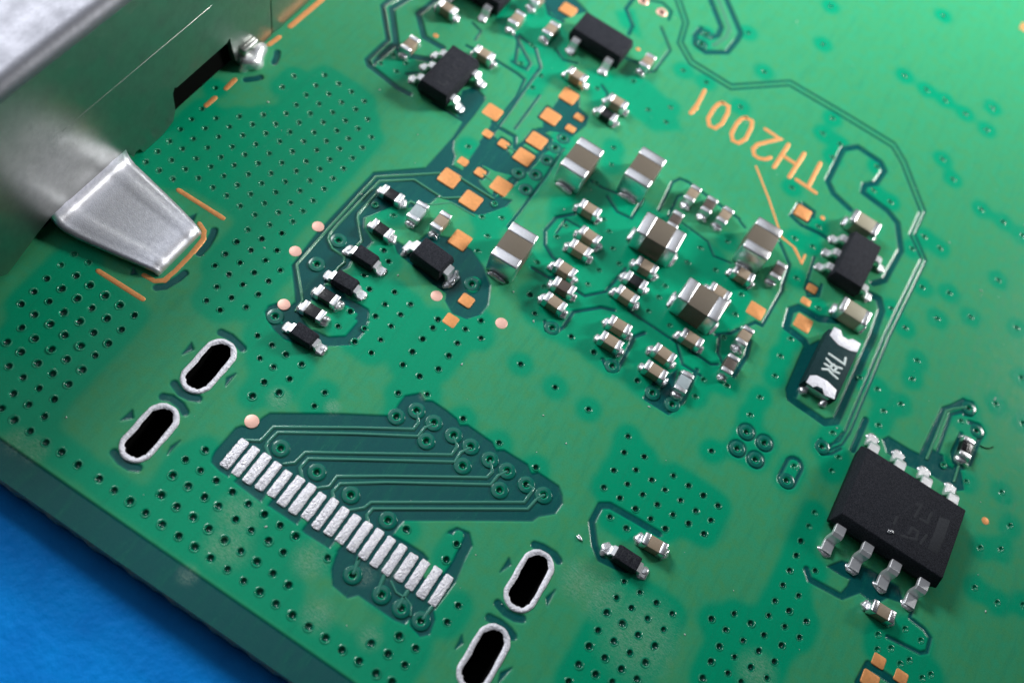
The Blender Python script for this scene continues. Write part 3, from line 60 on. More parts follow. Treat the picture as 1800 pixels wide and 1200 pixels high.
FUSE_S=[[(11.723, 7.671), (12.506, 7.63), (12.438, 7.948)], [(11.712, 7.366), (11.975, 7.282), (12.17, 7.271), (12.462, 7.352)], [(11.74, 7.087), (11.978, 7.084), (12.2, 7.004), (12.44, 7.07)], [(11.737, 6.787), (11.965, 6.928), (12.189, 6.842), (12.476, 6.788)], [(11.97, 7.057), (12.098, 7.307)], [(12.207, 6.987), (12.279, 7.284)]]
SOIC_S=[[(17.304, 3.209), (17.465, 3.318), (17.397, 2.659)], [(17.634, 2.715), (17.941, 2.736), (17.968, 3.238)], [(17.405, 1.855), (17.434, 2.163), (17.708, 2.162), (17.754, 1.804), (17.517, 1.705)], [(17.98, 1.772), (18.077, 2.226)], [(17.167, 1.592), (17.379, 1.653)], [(16.718, 1.864), (16.748, 2.216)]]
SOIC_B=[(18.326, 3.292), (18.775, 3.429), (18.785, 2.561), (18.758, 1.766), (18.284, 1.733), (18.323, 2.538)]
SPECKS=[(16.695, 1.463), (6.368, -5.484)]
DIODE_S=[[(7.96, -5.124), (7.958, -5.336)], [(8.188, -5.205), (8.238, -5.125), (8.316, -5.143), (8.311, -5.263), (8.234, -5.291), (8.188, -5.205)], [(8.502, -5.321), (8.49, -5.166), (8.534, -5.207), (8.484, -5.287)]]
SOT_S=[[(-9.472, 8.65), (-9.246, 8.61), (-9.121, 8.68), (-9.164, 8.921)], [(-9.417, 9.221), (-9.082, 9.235)], [(-9.517, 9.907), (-9.236, 9.829), (-9.089, 9.959)], [(-9.556, 10.326), (-9.143, 10.405)]]


# ------------------------------------------------------------------ materials
def mat(name, base, rough=.5, metal=0, spec=.5, bump=None, vary=None, coat=0):
    """bump=(scale, strength, distance); vary=(scale, colour2, amount, rough2)"""
    m = bpy.data.materials.new(name); m.use_nodes = True
    nt = m.node_tree; p = nt.nodes['Principled BSDF']
    p.inputs['Base Color'].default_value = (*base, 1); p.inputs['Roughness'].default_value = rough
    p.inputs['Metallic'].default_value = metal; p.inputs['Specular IOR Level'].default_value = spec
    p.inputs['Coat Weight'].default_value = coat
    tc = nt.nodes.new('ShaderNodeNewGeometry')
    if bump:
        n = nt.nodes.new('ShaderNodeTexNoise'); n.inputs['Scale'].default_value = bump[0]; n.inputs['Detail'].default_value = 4
        nt.links.new(tc.outputs['Position'], n.inputs['Vector'])
        b = nt.nodes.new('ShaderNodeBump'); b.inputs['Strength'].default_value = bump[1]; b.inputs['Distance'].default_value = bump[2]
        nt.links.new(n.outputs['Fac'], b.inputs['Height']); nt.links.new(b.outputs['Normal'], p.inputs['Normal'])
    if vary:
        n = nt.nodes.new('ShaderNodeTexNoise'); n.inputs['Scale'].default_value = vary[0]; n.inputs['Detail'].default_value = 5
        n.inputs['Roughness'].default_value = .65
        nt.links.new(tc.outputs['Position'], n.inputs['Vector'])
        r = nt.nodes.new('ShaderNodeMapRange'); r.inputs[1].default_value = .38; r.inputs[2].default_value = .68
        r.inputs[4].default_value = vary[2]; nt.links.new(n.outputs['Fac'], r.inputs[0])
        mx = nt.nodes.new('ShaderNodeMix'); mx.data_type = 'RGBA'
        mx.inputs[6].default_value = (*base, 1); mx.inputs[7].default_value = (*vary[1], 1)
        nt.links.new(r.outputs[0], mx.inputs[0]); nt.links.new(mx.outputs[2], p.inputs['Base Color'])
        if len(vary) > 3:
            r2 = nt.nodes.new('ShaderNodeMapRange'); r2.inputs[1].default_value = .35; r2.inputs[2].default_value = .7
            r2.inputs[3].default_value = rough; r2.inputs[4].default_value = vary[3]
            nt.links.new(n.outputs['Fac'], r2.inputs[0]); nt.links.new(r2.outputs[0], p.inputs['Roughness'])
    return m

POUR = (.040, .355, .182); EMER = (.0003, .335, .172); GAPC = (.001, .088, .090)
def mask_material():
    m = bpy.data.materials.new('solder_mask'); m.use_nodes = True
    nt = m.node_tree; N = nt.nodes; Lk = nt.links.new; p = N['Principled BSDF']
    at = N.new('ShaderNodeAttribute'); at.attribute_name = 'layers'
    sp = N.new('ShaderNodeSeparateColor'); Lk(at.outputs['Color'], sp.inputs[0])
    geo = N.new('ShaderNodeNewGeometry')
    def noise(scale, det=4, rough=.6):
        n = N.new('ShaderNodeTexNoise'); n.inputs['Scale'].default_value = scale; n.inputs['Detail'].default_value = det
        n.inputs['Roughness'].default_value = rough; Lk(geo.outputs['Position'], n.inputs['Vector']); return n
    def mix(a, b, f, blend='MIX'):
        x = N.new('ShaderNodeMix'); x.data_type = 'RGBA'; x.blend_type = blend
        for s, v in ((6, a), (7, b)):
            if isinstance(v, tuple): x.inputs[s].default_value = (*v, 1)
            else: Lk(v, x.inputs[s])
        if isinstance(f, float): x.inputs[0].default_value = f
        else: Lk(f, x.inputs[0])
        return x.outputs[2]
    def mrange(v, a, b, c, d):
        r = N.new('ShaderNodeMapRange'); Lk(v, r.inputs[0])
        for i, k in enumerate((a, b, c, d)): r.inputs[i + 1].default_value = k
        return r.outputs[0]
    def math_(op, a, b):
        x = N.new('ShaderNodeMath'); x.operation = op
        for s, v in ((0, a), (1, b)):
            if isinstance(v, (int, float)): x.inputs[s].default_value = v
            else: Lk(v, x.inputs[s])
        return x.outputs[0]
    mott = noise(2.2, 5); fine = noise(14, 4)
    pour = mix(POUR, (.062, .325, .13), mrange(mott.outputs['Fac'], .35, .7, 0, 1))
    pour = mix(pour, (.026, .29, .13), mrange(fine.outputs['Fac'], .45, .75, 0, .55))
    em = mix(EMER, (.001, .29, .140), mrange(fine.outputs['Fac'], .4, .7, 0, .8))
    c = mix(pour, em, sp.outputs[1])
    c = mix(c, GAPC, sp.outputs[0])
    # wipe marks left by cleaning
    mw = N.new('ShaderNodeMapping'); mw.inputs['Rotation'].default_value = (0, 0, -.25); mw.inputs['Scale'].default_value = (3.2, .45, 1)
    Lk(geo.outputs['Position'], mw.inputs[0])
    wn = N.new('ShaderNodeTexNoise'); wn.inputs['Scale'].default_value = 1; wn.inputs['Detail'].default_value = 7; wn.inputs['Roughness'].default_value = .7
    Lk(mw.outputs[0], wn.inputs['Vector'])
    wipe = mrange(wn.outputs['Fac'], .5, .72, 0, 1)
    c = mix(c, (.004, .20, .105), math_('MULTIPLY', wipe, .3))
    grain = noise(45, 2, .5)
    c = mix(c, (.10, .42, .27), mrange(grain.outputs['Fac'], .58, .8, 0, .45))
    # dried flux and scuffing, streaky
    ma = N.new('ShaderNodeMapping'); ma.inputs['Rotation'].default_value = (0, 0, .5); ma.inputs['Scale'].default_value = (7, 22, 7)
    Lk(geo.outputs['Position'], ma.inputs[0])
    st = N.new('ShaderNodeTexNoise'); st.inputs['Scale'].default_value = 1; st.inputs['Detail'].default_value = 6; st.inputs['Roughness'].default_value = .75
    st.inputs['Distortion'].default_value = 1.2
    Lk(ma.outputs[0], st.inputs['Vector'])
    sc = math_('MULTIPLY', sp.outputs[2], mrange(st.outputs['Fac'], .42, .72, 0, 1))
    c = mix(c, (.40, .52, .42), math_('MULTIPLY', sc, .6))
    Lk(mrange(sp.outputs[0], 0, 1, .15, .24), p.inputs['Specular IOR Level'])
    Lk(c, p.inputs['Base Color'])
    ro = mrange(mott.outputs['Fac'], .3, .75, .17, .26)
    ro = math_('ADD', math_('ADD', ro, math_('MULTIPLY', wipe, .1)), math_('MULTIPLY', sc, .25)); Lk(ro, p.inputs['Roughness'])
    p.inputs['Specular IOR Level'].default_value = .15
    b1 = N.new('ShaderNodeBump'); b1.inputs['Strength'].default_value = .35; b1.inputs['Distance'].default_value = .012
    Lk(noise(16, 3).outputs['Fac'], b1.inputs['Height'])
    b2 = N.new('ShaderNodeBump'); b2.inputs['Strength'].default_value = .4; b2.inputs['Distance'].default_value = .02
    Lk(math_('MULTIPLY', st.outputs['Fac'], math_('ADD', sp.outputs[2], .05)), b2.inputs['Height']); Lk(b1.outputs[0], b2.inputs['Normal'])
    Lk(b2.outputs[0], p.inputs['Normal'])
    return m
M = {}
M['mask'] = mask_material()
M['trace'] = mat('masked_trace', (.06, .27, .16), .14, bump=(16, .3, .012))
M['via'] = mat('via_mask', (.003, .25, .13), .2, bump=(20, .3, .012))
M['via_ring'] = mat('via_ring_mask', (.004, .15, .11), .18, bump=(20, .3, .012))
M['trace_deep'] = mat('masked_signal_trace', (.05, .24, .18), .13, bump=(16, .3, .012))
M['pit'] = mat('via_pit', (.002, .085, .055), .14)
M['plug'] = mat('via_plug', (.002, .14, .085), .16)
M['laminate'] = mat('laminate_edge', (.36, .25, .11), .7, vary=(4, (.12, .12, .06), .9), bump=(9, .5, .05))
M['copper'] = mat('bare_copper', (.86, .38, .135), .45, .3, spec=.3, vary=(7, (.66, .29, .11), .7, .6), bump=(40, .2, .006))
M['pink_copper'] = mat('bright_copper', (.95, .58, .48), .45, .4, vary=(14, (.9, .46, .36), .5), bump=(40, .3, .008))
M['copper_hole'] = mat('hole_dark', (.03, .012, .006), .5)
M['tin'] = mat('tin_plate', (.95, .95, .98), .3, 1, vary=(9, (.78, .79, .84), .6), bump=(22, .35, .02))
M['solder'] = mat('solder', (.80, .81, .84), .27, .75, bump=(9, .5, .06))
M['lead'] = mat('lead_tin', (.88, .89, .92), .32, .6, bump=(26, .3, .015))
M['padtin'] = mat('levelled_solder', (.98, .97, 1.0), .42, .45, vary=(18, (.50, .50, .62), .75, .3), bump=(15, .7, .07))
M['ringtin'] = mat('ring_solder', (.90, .90, .97), .5, .4, bump=(12, .9, .05), vary=(12, (.6, .6, .68), .5))
M['ceramic'] = mat('brown_ceramic', (.15, .125, .095), .5, spec=.3, vary=(18, (.19, .16, .125), .6))
M['ceramic_light'] = mat('tan_ceramic', (.36, .28, .20), .5, vary=(20, (.30, .22, .15), .7))
M['ceramic_dark'] = mat('dark_ceramic', (.10, .075, .06), .45, vary=(20, (.07, .055, .05), .7))
M['beige'] = mat('beige_ceramic', (.40, .37, .27), .45, vary=(18, (.34, .31, .22), .6))
M['black'] = mat('black_epoxy', (.008, .009, .014), .55, spec=.1, vary=(26, (.085, .09, .11), .55, .75), bump=(30, 1.0, .03))
M['black_glass'] = mat('black_glass', (.008, .008, .010), .22, bump=(12, .5, .03))
M['greytop'] = mat('pale_glaze', (.42, .50, .53), .3, vary=(10, (.33, .40, .43), .6))
M['mark'] = mat('laser_marking', (.05, .053, .06), .8, spec=.1, vary=(14, (.03, .033, .04), .8))
M['white_ink'] = mat('white_ink', (.75, .85, .84), .6)
M['fuse_body'] = mat('fuse_body', (.008, .035, .040), .6, spec=.12, vary=(8, (.02, .06, .065), .6))
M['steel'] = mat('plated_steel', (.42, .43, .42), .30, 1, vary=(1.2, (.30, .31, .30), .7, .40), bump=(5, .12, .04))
M['steel_roof'] = mat('roof_steel', (.24, .245, .275), .52, 1, vary=(1.2, (.19, .195, .22), .7, .58), bump=(5, .2, .05))  # same shell steel, base darkened to hold down the left lamp's reflection
M['steel_tab'] = mat('lightened_matte_steel', (.93, .93, 1.0), .36, .95, vary=(6, (.66, .67, .75), .8, .5), bump=(22, .45, .02))  # same shell steel, base lightened to paint in the overhead reflection on the tab
M['mat_blue'] = mat('silicone_mat', (.001, .30, .92), .55, spec=.1, vary=(.7, (.001, .24, .8), .8), bump=(3, .35, .15))
M['dark'] = mat('dull_black', (.003, .003, .003), .9, spec=.03)  # black insulator and fibre; also painted shade inside the slots

# ------------------------------------------------------------------ helpers
def link(name, me, parent=None, m=None):
    o = bpy.data.objects.new(name, me); COL.objects.link(o)
    if parent: o.parent = parent
    if m is not None and me is not None and not me.materials: me.materials.append(m)
    return o
def root(name, label, cat, loc=(0, 0, 0), group=None):
    o = bpy.data.objects.new(name, None); COL.objects.link(o); o.location = loc; o.empty_display_size = .3
    o['label'] = label; o['category'] = cat
    if group: o['group'] = group
    return o
def to_mesh(bm, name, smooth=True):
    me = bpy.data.meshes.new(name); bm.to_mesh(me); bm.free()
    if smooth: me.polygons.foreach_set('use_smooth', [True] * len(me.polygons))
    return me
def box(bm, c, s, bev=0, seg=2):
    r = bmesh.ops.create_cube(bm, size=1); vs = r['verts']
    for v in vs: v.co = Vector((c[i] + v.co[i] * s[i] for i in range(3)))
    if bev:
        es = list({e for v in vs for e in v.link_edges})
        bmesh.ops.bevel(bm, geom=es, offset=bev, segments=seg, profile=.5, affect='EDGES')
    return bm
def box_mesh(name, c, s, bev=0, seg=2):
    bm = bmesh.new(); box(bm, c, s, bev, seg); return to_mesh(bm, name)
def loft(bm, rings, close=True, cap0=False, cap1=False):
    vr = [[bm.verts.new(p) for p in r] for r in rings]
    n = len(rings[0])
    for a, b in zip(vr, vr[1:]):
        for i in range(n if close else n - 1):
            bm.faces.new((a[i], a[(i + 1) % n], b[(i + 1) % n], b[i]))
    if cap0: bm.faces.new(vr[0][::-1])
    if cap1: bm.faces.new(vr[-1])
    return vr
def rrect(hx, hy, r, n=4, cx=0, cy=0):
    out = []
    for k, (sx, sy) in enumerate(((1, 1), (-1, 1), (-1, -1), (1, -1))):
        for j in range(n + 1):
            a = math.pi / 2 * (k + j / n)
            out.append((cx + sx * (hx - r) + r * math.cos(a), cy + sy * (hy - r) + r * math.sin(a)))
    return out
def plate(name, outline, z0, z1, edge=.03, dome=0):
    """flat piece with a rounded upper edge; outline counter-clockwise"""
    cx = sum(p[0] for p in outline) / len(outline); cy = sum(p[1] for p in outline) / len(outline)
    def inset(d):
        o = []
        n = len(outline)
        for i in range(n):
            a = Vector(outline[i - 1]); b = Vector(outline[i]); c = Vector(outline[(i + 1) % n])
            t = (c - a); nn = Vector((-t.y, t.x)); nn = nn.normalized() if nn.length else nn
            o.append(b + nn * d)
        return o
    bm = bmesh.new()
    rings = [[(p[0], p[1], z0) for p in outline], [(p[0], p[1], z1 - edge * .7) for p in outline],
             [(p.x, p.y, z1 - edge * .2) for p in inset(edge * .4)], [(p.x, p.y, z1) for p in inset(edge)]]
    vr = loft(bm, rings)
    top = [v for v in vr[-1]]
    if dome:
        c = bm.verts.new((cx, cy, z1 + dome))
        for i in range(len(top)): bm.faces.new((top[i], top[(i + 1) % len(top)], c))
    else: bm.faces.new(top)
    return to_mesh(bm, name)
def strip_bm(bm, pts, w, z0, z1, cap=True):
    """ribbon with a rounded section laid along a polyline (mitred)"""
    P = [Vector((p[0], p[1])) for p in pts]
    prof = ((-.5, 0), (-.42, .55), (-.22, 1), (.22, 1), (.42, .55), (.5, 0))
    rings = []
    def ring(p, n, wd): return [(p.x + n.x * a * wd, p.y + n.y * a * wd, z0 + (z1 - z0) * b) for a, b in prof]
    for i, p in enumerate(P):
        d0 = (p - P[i - 1]).normalized() if i else (P[1] - p).normalized()
        d1 = (P[i + 1] - p).normalized() if i < len(P) - 1 else d0
        t = (d0 + d1); t = t.normalized() if t.length > 1e-4 else d0
        n = Vector((-t.y, t.x)); k = max(.5, n.dot(Vector((-d0.y, d0.x))))
        if i == 0 and cap:
            for e, f in ((.5, .25), (.44, .6), (.25, .88)): rings.append(ring(p - d0 * w * e, n, w * f))
        rings.append(ring(p, n, w / k))
        if i == len(P) - 1 and cap:
            for e, f in ((.25, .88), (.44, .6), (.5, .25)): rings.append(ring(p + d0 * w * e, n, w * f))
    loft(bm, rings, close=False)
def strip(name, pts, w, z0, z1):
    bm = bmesh.new(); strip_bm(bm, pts, w, z0, z1); return to_mesh(bm, name)
def blob(name, sx, sy, sz, seed=0, lump=.12):
    bm = bmesh.new(); bmesh.ops.create_icosphere(bm, subdivisions=3, radius=1)
    r = random.Random(seed); ph = [r.uniform(0, 6) for _ in range(6)]
    for v in bm.verts:
        x, y, z = v.co
        k = 1 + lump * (math.sin(3 * x + ph[0]) * math.cos(2.5 * y + ph[1]) + .6 * math.sin(5 * y + ph[2] + 3 * z))
        v.co = Vector((x * sx * k, y * sy * k, z * sz * k))
    return to_mesh(bm, name)

# ------------------------------------------------------------------ the board
BX0, BX1, BY0, BY1, BZ = -34., 34., -15.25, 46., -1.2
H = .04
board = root('circuit_board', 'green circuit board with orange pads, traces and dozens of tiny vias', 'circuit board')

def capsule_sd(X, Y, c, hl, r):
    dy = np.maximum(np.abs(Y - c[1]) - hl, 0); return np.hypot(X - c[0], dy) - r
SLOTS = [(-8.885, -7.912), (-8.869, -11.159), (5.561, -7.925), (5.554, -11.107)]
nx = int(round((BX1 - BX0) / H)); ny = int(round((BY1 - BY0) / H))
B = 10; nbx, nby = nx // B, ny // B; nx, ny = nbx * B, nby * B
gx = BX0 + np.arange(nx + 1) * H; gy = BY0 + np.arange(ny + 1) * H
gap = np.zeros((ny + 1, nx + 1), np.float32); eme = np.zeros_like(gap); scf = np.zeros_like(gap); via = np.zeros_like(gap)
def win(x0, y0, x1, y1):
    i0 = max(0, int((x0 - BX0) / H)); i1 = min(nx, int((x1 - BX0) / H) + 1)
    j0 = max(0, int((y0 - BY0) / H)); j1 = min(ny, int((y1 - BY0) / H) + 1)
    if i1 <= i0 or j1 <= j0: return None
    X, Y = np.meshgrid(gx[i0:i1 + 1], gy[j0:j1 + 1]); return (slice(j0, j1 + 1), slice(i0, i1 + 1)), X, Y
def seg_d(X, Y, a, b):
    dx, dy = b[0] - a[0], b[1] - a[1]; L2 = dx * dx + dy * dy + 1e-12
    t = np.clip(((X - a[0]) * dx + (Y - a[1]) * dy) / L2, 0, 1)
    return np.hypot(X - a[0] - t * dx, Y - a[1] - t * dy)
def poly_sd(X, Y, pts):
    d = np.full(X.shape, 1e9); ins = np.zeros(X.shape, bool); n = len(pts)
    for i in range(n):
        a, b = pts[i - 1], pts[i]; d = np.minimum(d, seg_d(X, Y, a, b))
        c = ((a[1] > Y) != (b[1] > Y)); 
        with np.errstate(divide='ignore', invalid='ignore'):
            xi = (b[0] - a[0]) * (Y - a[1]) / (b[1] - a[1] + 1e-12) + a[0]
        ins ^= c & (X < xi)
    return np.where(ins, -d, d)
def sstep(x, a, b):
    t = np.clip((x - a) / (b - a), 0, 1); return t * t * (3 - 2 * t)
def paint(arr, pts, sdf, soft, add=True, pad=.3):
    xs = [p[0] for p in pts]; ys = [p[1] for p in pts]
    w = win(min(xs) - pad, min(ys) - pad, max(xs) + pad, max(ys) + pad)
    if w is None: return
    s, X, Y = w; mk = sstep(-sdf(X, Y), -soft, soft)
    arr[s] = np.maximum(arr[s], mk) if add else np.minimum(arr[s], 1 - mk)
def line_sd(pts, w):
    def f(X, Y):
        d = np.full(X.shape, 1e9)
        for a, b in zip(pts, pts[1:]): d = np.minimum(d, seg_d(X, Y, a, b))
        return d - w / 2
    return f
for g in GAPS:
    if g[0] in ('P', 'IP'): paint(gap, g[1], lambda X, Y: poly_sd(X, Y, g[1]) - .02, .045, g[0] == 'P')
    else: paint(gap, g[2], line_sd(g[2], g[1]), .04, g[0] == 'L', pad=.3 + g[1] / 2)
for k in (2, 3, 4, 10, 11, 18, 21):
    x, y, a, b = PADS[k]; q = rrect(a / 2 + .1, b / 2 + .1, .12, 3, x, y)
    paint(gap, q, lambda X, Y: poly_sd(X, Y, q), .035, True)
for p in RING_VIAS: paint(gap, [p], lambda X, Y: np.hypot(X - p[0], Y - p[1]) - .30, .04, False, .5)
# bare band along the front edge of the board
gap = np.maximum(gap, sstep(-(gy + 14.17), -.03, .03)[:, None].astype(np.float32) * np.ones(nx + 1, np.float32))
acc = np.zeros_like(gap)
for p in VIAS + RING_VIAS:
    w = win(p[0] - 1.3, p[1] - 1.3, p[0] + 1.3, p[1] + 1.3)
    if w is None: continue
    s, X, Y = w; acc[s] += np.exp(-((X - p[0]) ** 2 + (Y - p[1]) ** 2) / .49 ** 2)
for e in EMERALD: paint(eme, e, lambda X, Y: poly_sd(X, Y, e), .18, True, .6)
eme = np.maximum(eme, sstep(acc, .10, .42).astype(np.float32))
for c, r in SCUFFS:
    w = win(c[0] - 2 * r, c[1] - 2 * r, c[0] + 2 * r, c[1] + 2 * r)
    s, X, Y = w; scf[s] = np.maximum(scf[s], sstep(-np.hypot(X - c[0], Y - c[1]) / r, -1.25, -.2))
def blur(a, r):
    for ax in (0, 1):
        c = np.cumsum(np.pad(a, [(r + 1, r) if k == ax else (0, 0) for k in (0, 1)], mode='edge'), axis=ax, dtype=np.float64)
        a = (np.take(c, range(2 * r + 1, c.shape[ax]), axis=ax) - np.take(c, range(0, c.shape[ax] - 2 * r - 1), axis=ax)) / (2 * r + 1)
    return a.astype(np.float32)
eme = blur(blur(eme, 2), 2)
eme *= 1 - .5 * scf
for p in VIAS + RING_VIAS:
    w = win(p[0] - .3, p[1] - .3, p[0] + .3, p[1] + .3)
    if w is None: continue
    s, X, Y = w; via[s] = np.maximum(via[s], sstep(-np.hypot(X - p[0], Y - p[1]), -.125, -.085))
zz = -.045 * gap - .26 * via
# fine cells where the camera looks (and a margin), coarse elsewhere
view = [(-28.5, -.5), (13.3, 39.8), (26.2, -.6), (-6.5, -22)]
bxc = BX0 + (np.arange(nbx) + .5) * B * H; byc = BY0 + (np.arange(nby) + .5) * B * H
XB, YB = np.meshgrid(bxc, byc)
fineb = (poly_sd(XB, YB, view) < 1.2) & (XB > -18.6)
fc = np.kron(fineb, np.ones((B, B), bool))
Xc, Yc = np.meshgrid(gx[:-1] + H / 2, gy[:-1] + H / 2)
for c in SLOTS: fc &= ~(capsule_sd(Xc, Yc, c, .62, .5) < 0)
jj, ii = np.nonzero(fc)
idx = lambda j, i: j * (nx + 1) + i
quads = np.stack([idx(jj, ii), idx(jj, ii + 1), idx(jj + 1, ii + 1), idx(jj + 1, ii)], 1)
jb, ib = np.nonzero(~fineb)
quads = np.concatenate([quads, np.stack([idx(jb * B, ib * B), idx(jb * B, ib * B + B), idx(jb * B + B, ib * B + B), idx(jb * B + B, ib * B)], 1)])
used, inv = np.unique(quads, return_inverse=True); quads = inv.reshape(-1, 4)
uj, ui = np.divmod(used, nx + 1)
co = np.stack([gx[ui], gy[uj], zz[uj, ui]], 1).astype(np.float32)
me = bpy.data.meshes.new('solder_mask')
me.vertices.add(len(co)); me.vertices.foreach_set('co', co.ravel())
me.loops.add(quads.size); me.loops.foreach_set('vertex_index', quads.ravel().astype(np.int32))
me.polygons.add(len(quads)); me.polygons.foreach_set('loop_start', np.arange(0, quads.size, 4, dtype=np.int32))
me.polygons.foreach_set('loop_total', np.full(len(quads), 4, np.int32))
me.polygons.foreach_set('use_smooth', np.ones(len(quads), bool))
me.update(calc_edges=True)
at = me.attributes.new('layers', 'FLOAT_COLOR', 'POINT')
lay = np.stack([gap[uj, ui], eme[uj, ui], scf[uj, ui], np.ones(len(uj))], 1).astype(np.float32)
at.data.foreach_set('color', lay.ravel())
link('solder_mask', me, board, M['mask'])
# laminate body: sides and underside, edge slightly ragged
bm = bmesh.new(); n = 240
top = []; mid = []; low = []
for k in range(n + 1):
    x = BX0 + (nx * H) * k / n; w = .03 * math.sin(k * 2.1) + .02 * math.sin(k * 5.3 + 1)
    top.append((x, BY0 + .001, -.046)); mid.append((x, BY0 - .05 + w, -.25)); low.append((x, BY0 - .03 + w, BZ))
vt = [[bm.verts.new(p) for p in r] for r in (top, mid, low)]
for a, b in zip(vt, vt[1:]):
    for k in range(n): bm.faces.new((a[k], b[k], b[k + 1], a[k + 1]))
yb = BY0 + ny * H
f0 = bm.verts.new((BX0, yb, BZ)); f1 = bm.verts.new((BX0 + nx * H, yb, BZ)); bm.faces.new([*vt[2], f1, f0])
t0 = bm.verts.new((BX0, yb, -.001)); t1 = bm.verts.new((BX0 + nx * H, yb, -.001)); bm.faces.new((f0, f1, t1, t0))
bm.faces.new((vt[0][0], t0, f0, vt[2][0], vt[1][0])); bm.faces.new((vt[0][-1], vt[1][-1], vt[2][-1], f1, t1))
link('laminate', to_mesh(bm, 'laminate', False), board, M['laminate'])

# vias: a rim and a plugged pit
def via_mesh(name, prof, npit, seg=14, rim='via'):
    bm = bmesh.new()
    loft(bm, [[(r * math.cos(2 * math.pi * k / seg), r * math.sin(2 * math.pi * k / seg), z) for k in range(seg)] for r, z in prof], cap1=True)
    me = to_mesh(bm, name); me.materials.append(M[rim]); me.materials.append(M['pit'])
    cut = len(me.polygons) - npit * seg - 1
    for i, p in enumerate(me.polygons): p.material_index = 1 if i >= cut else 0
    return me
vm = via_mesh('via', [(.225, -.006), (.20, .006), (.175, .014), (.155, .008), (.135, -.02), (.11, -.07), (.07, -.11), (.03, -.125)], 3)
vm2 = via_mesh('ring_via', [(.36, -.04), (.34, .002), (.32, .012), (.22, .008), (.19, .016), (.17, .010), (.145, -.02), (.115, -.07), (.07, -.11), (.03, -.125)], 3, rim='via_ring')
def tiltz(): return random.uniform(0, 6.28)
for p in RING_VIAS:
    o = link('ringed_via', vm2, board); o.location = (p[0], p[1], 0); o.rotation_euler.z = tiltz()
NV = 300 - len(RING_VIAS)
for p in VIAS[:NV]:
    o = link('via', vm, board); o.location = (p[0], p[1], 0); o.rotation_euler = (random.gauss(0, .05), random.gauss(0, .05), tiltz())
    s = random.uniform(.85, 1.12) * (.74 if p[1] > -7 else .92); o.scale = (s, s, random.uniform(.7, 1.1))
bm = bmesh.new()
for p in VIAS[NV:]:
    k = len(bm.verts); kf = len(bm.faces); bm.from_mesh(vm); bm.verts.ensure_lookup_table()
    for v in bm.verts[k:]: v.co = Vector((v.co.x * .72 + p[0], v.co.y * .72 + p[1], v.co.z * .6))
me = to_mesh(bm, 'distant_vias'); me.materials.clear(); me.materials.append(M['via']); me.materials.append(M['plug'])
o = link('distant_vias', me, board); o['kind'] = 'stuff'

for k, (w, pts) in enumerate(TRACES): link('trace', strip('trace', pts, w * 1.22, -.06, .016), board, M['trace_deep' if pts[0][1] < -4.5 and pts[0][0] < 5 else 'trace'])
for x, y, a, b in PADS:
    o = link('copper_pad', plate('copper_pad', rrect(a / 2, b / 2, .09), -.05, .012, .03), board, M['copper']); o.location = (x, y, 0)
for x, y, r in POINTS:
    c = [(r * math.cos(k * math.pi / 12), r * math.sin(k * math.pi / 12)) for k in range(24)]
    o = link('test_point', plate('test_point', c, -.05, .006, .012), board, M['pink_copper' if r > .2 else 'copper']); o.location = (x, y, 0)
for x, y, r in BARE_VIAS:
    bm = bmesh.new(); seg = 20
    loft(bm, [[(a * math.cos(2 * math.pi * k / seg), a * math.sin(2 * math.pi * k / seg), z) for k in range(seg)] for a, z in ((r, -.02), (r, .01), (r * .45, .014), (r * .4, .004), (r * .32, .003))], cap1=True)
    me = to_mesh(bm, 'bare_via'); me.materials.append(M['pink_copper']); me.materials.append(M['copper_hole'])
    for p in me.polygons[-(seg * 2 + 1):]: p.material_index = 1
    o = link('bare_via', me, board); o.location = (x, y, 0)
for w, pts in STRIPS: link('copper_strip', strip('copper_strip', pts, w, -.02, .014), board, M['copper'])
for strokes in LETTERS:
    bm = bmesh.new()
    for k, s in enumerate(strokes): strip_bm(bm, s, .27, -.02, .012 + .002 * k)
    link('copper_letter', to_mesh(bm, 'copper_letter'), board, M['copper'])
bm = bmesh.new()
for k, s in enumerate(ARROW): strip_bm(bm, s, .16, -.02, .010 + .002 * k)
link('copper_pointer', to_mesh(bm, 'copper_pointer'), board, M['copper'])
# nineteen solder-levelled pads of the removed connector
for k in range(19):
    x = -5.966 + .5 * k; y = -10.09 + .0047 * k
    r = random.Random(k); hx, hy = .178 + r.uniform(-.012, .012), .61 + r.uniform(-.05, .05)
    o_ = rrect(hx, hy, .07, 3); out = []
    for i, p in enumerate(o_):
        q = o_[(i + 1) % len(o_)]; L = math.hypot(q[0] - p[0], q[1] - p[1]); m_ = max(1, int(L / .1))
        for j in range(m_):
            t = j / m_; out.append((p[0] + (q[0] - p[0]) * t + r.uniform(-.012, .012), p[1] + (q[1] - p[1]) * t + r.uniform(-.012, .012)))
    o = link('solder_pad', plate('solder_pad', out, -.05, .035, .03, .012), board, M['padtin']); o.location = (x, y, 0)
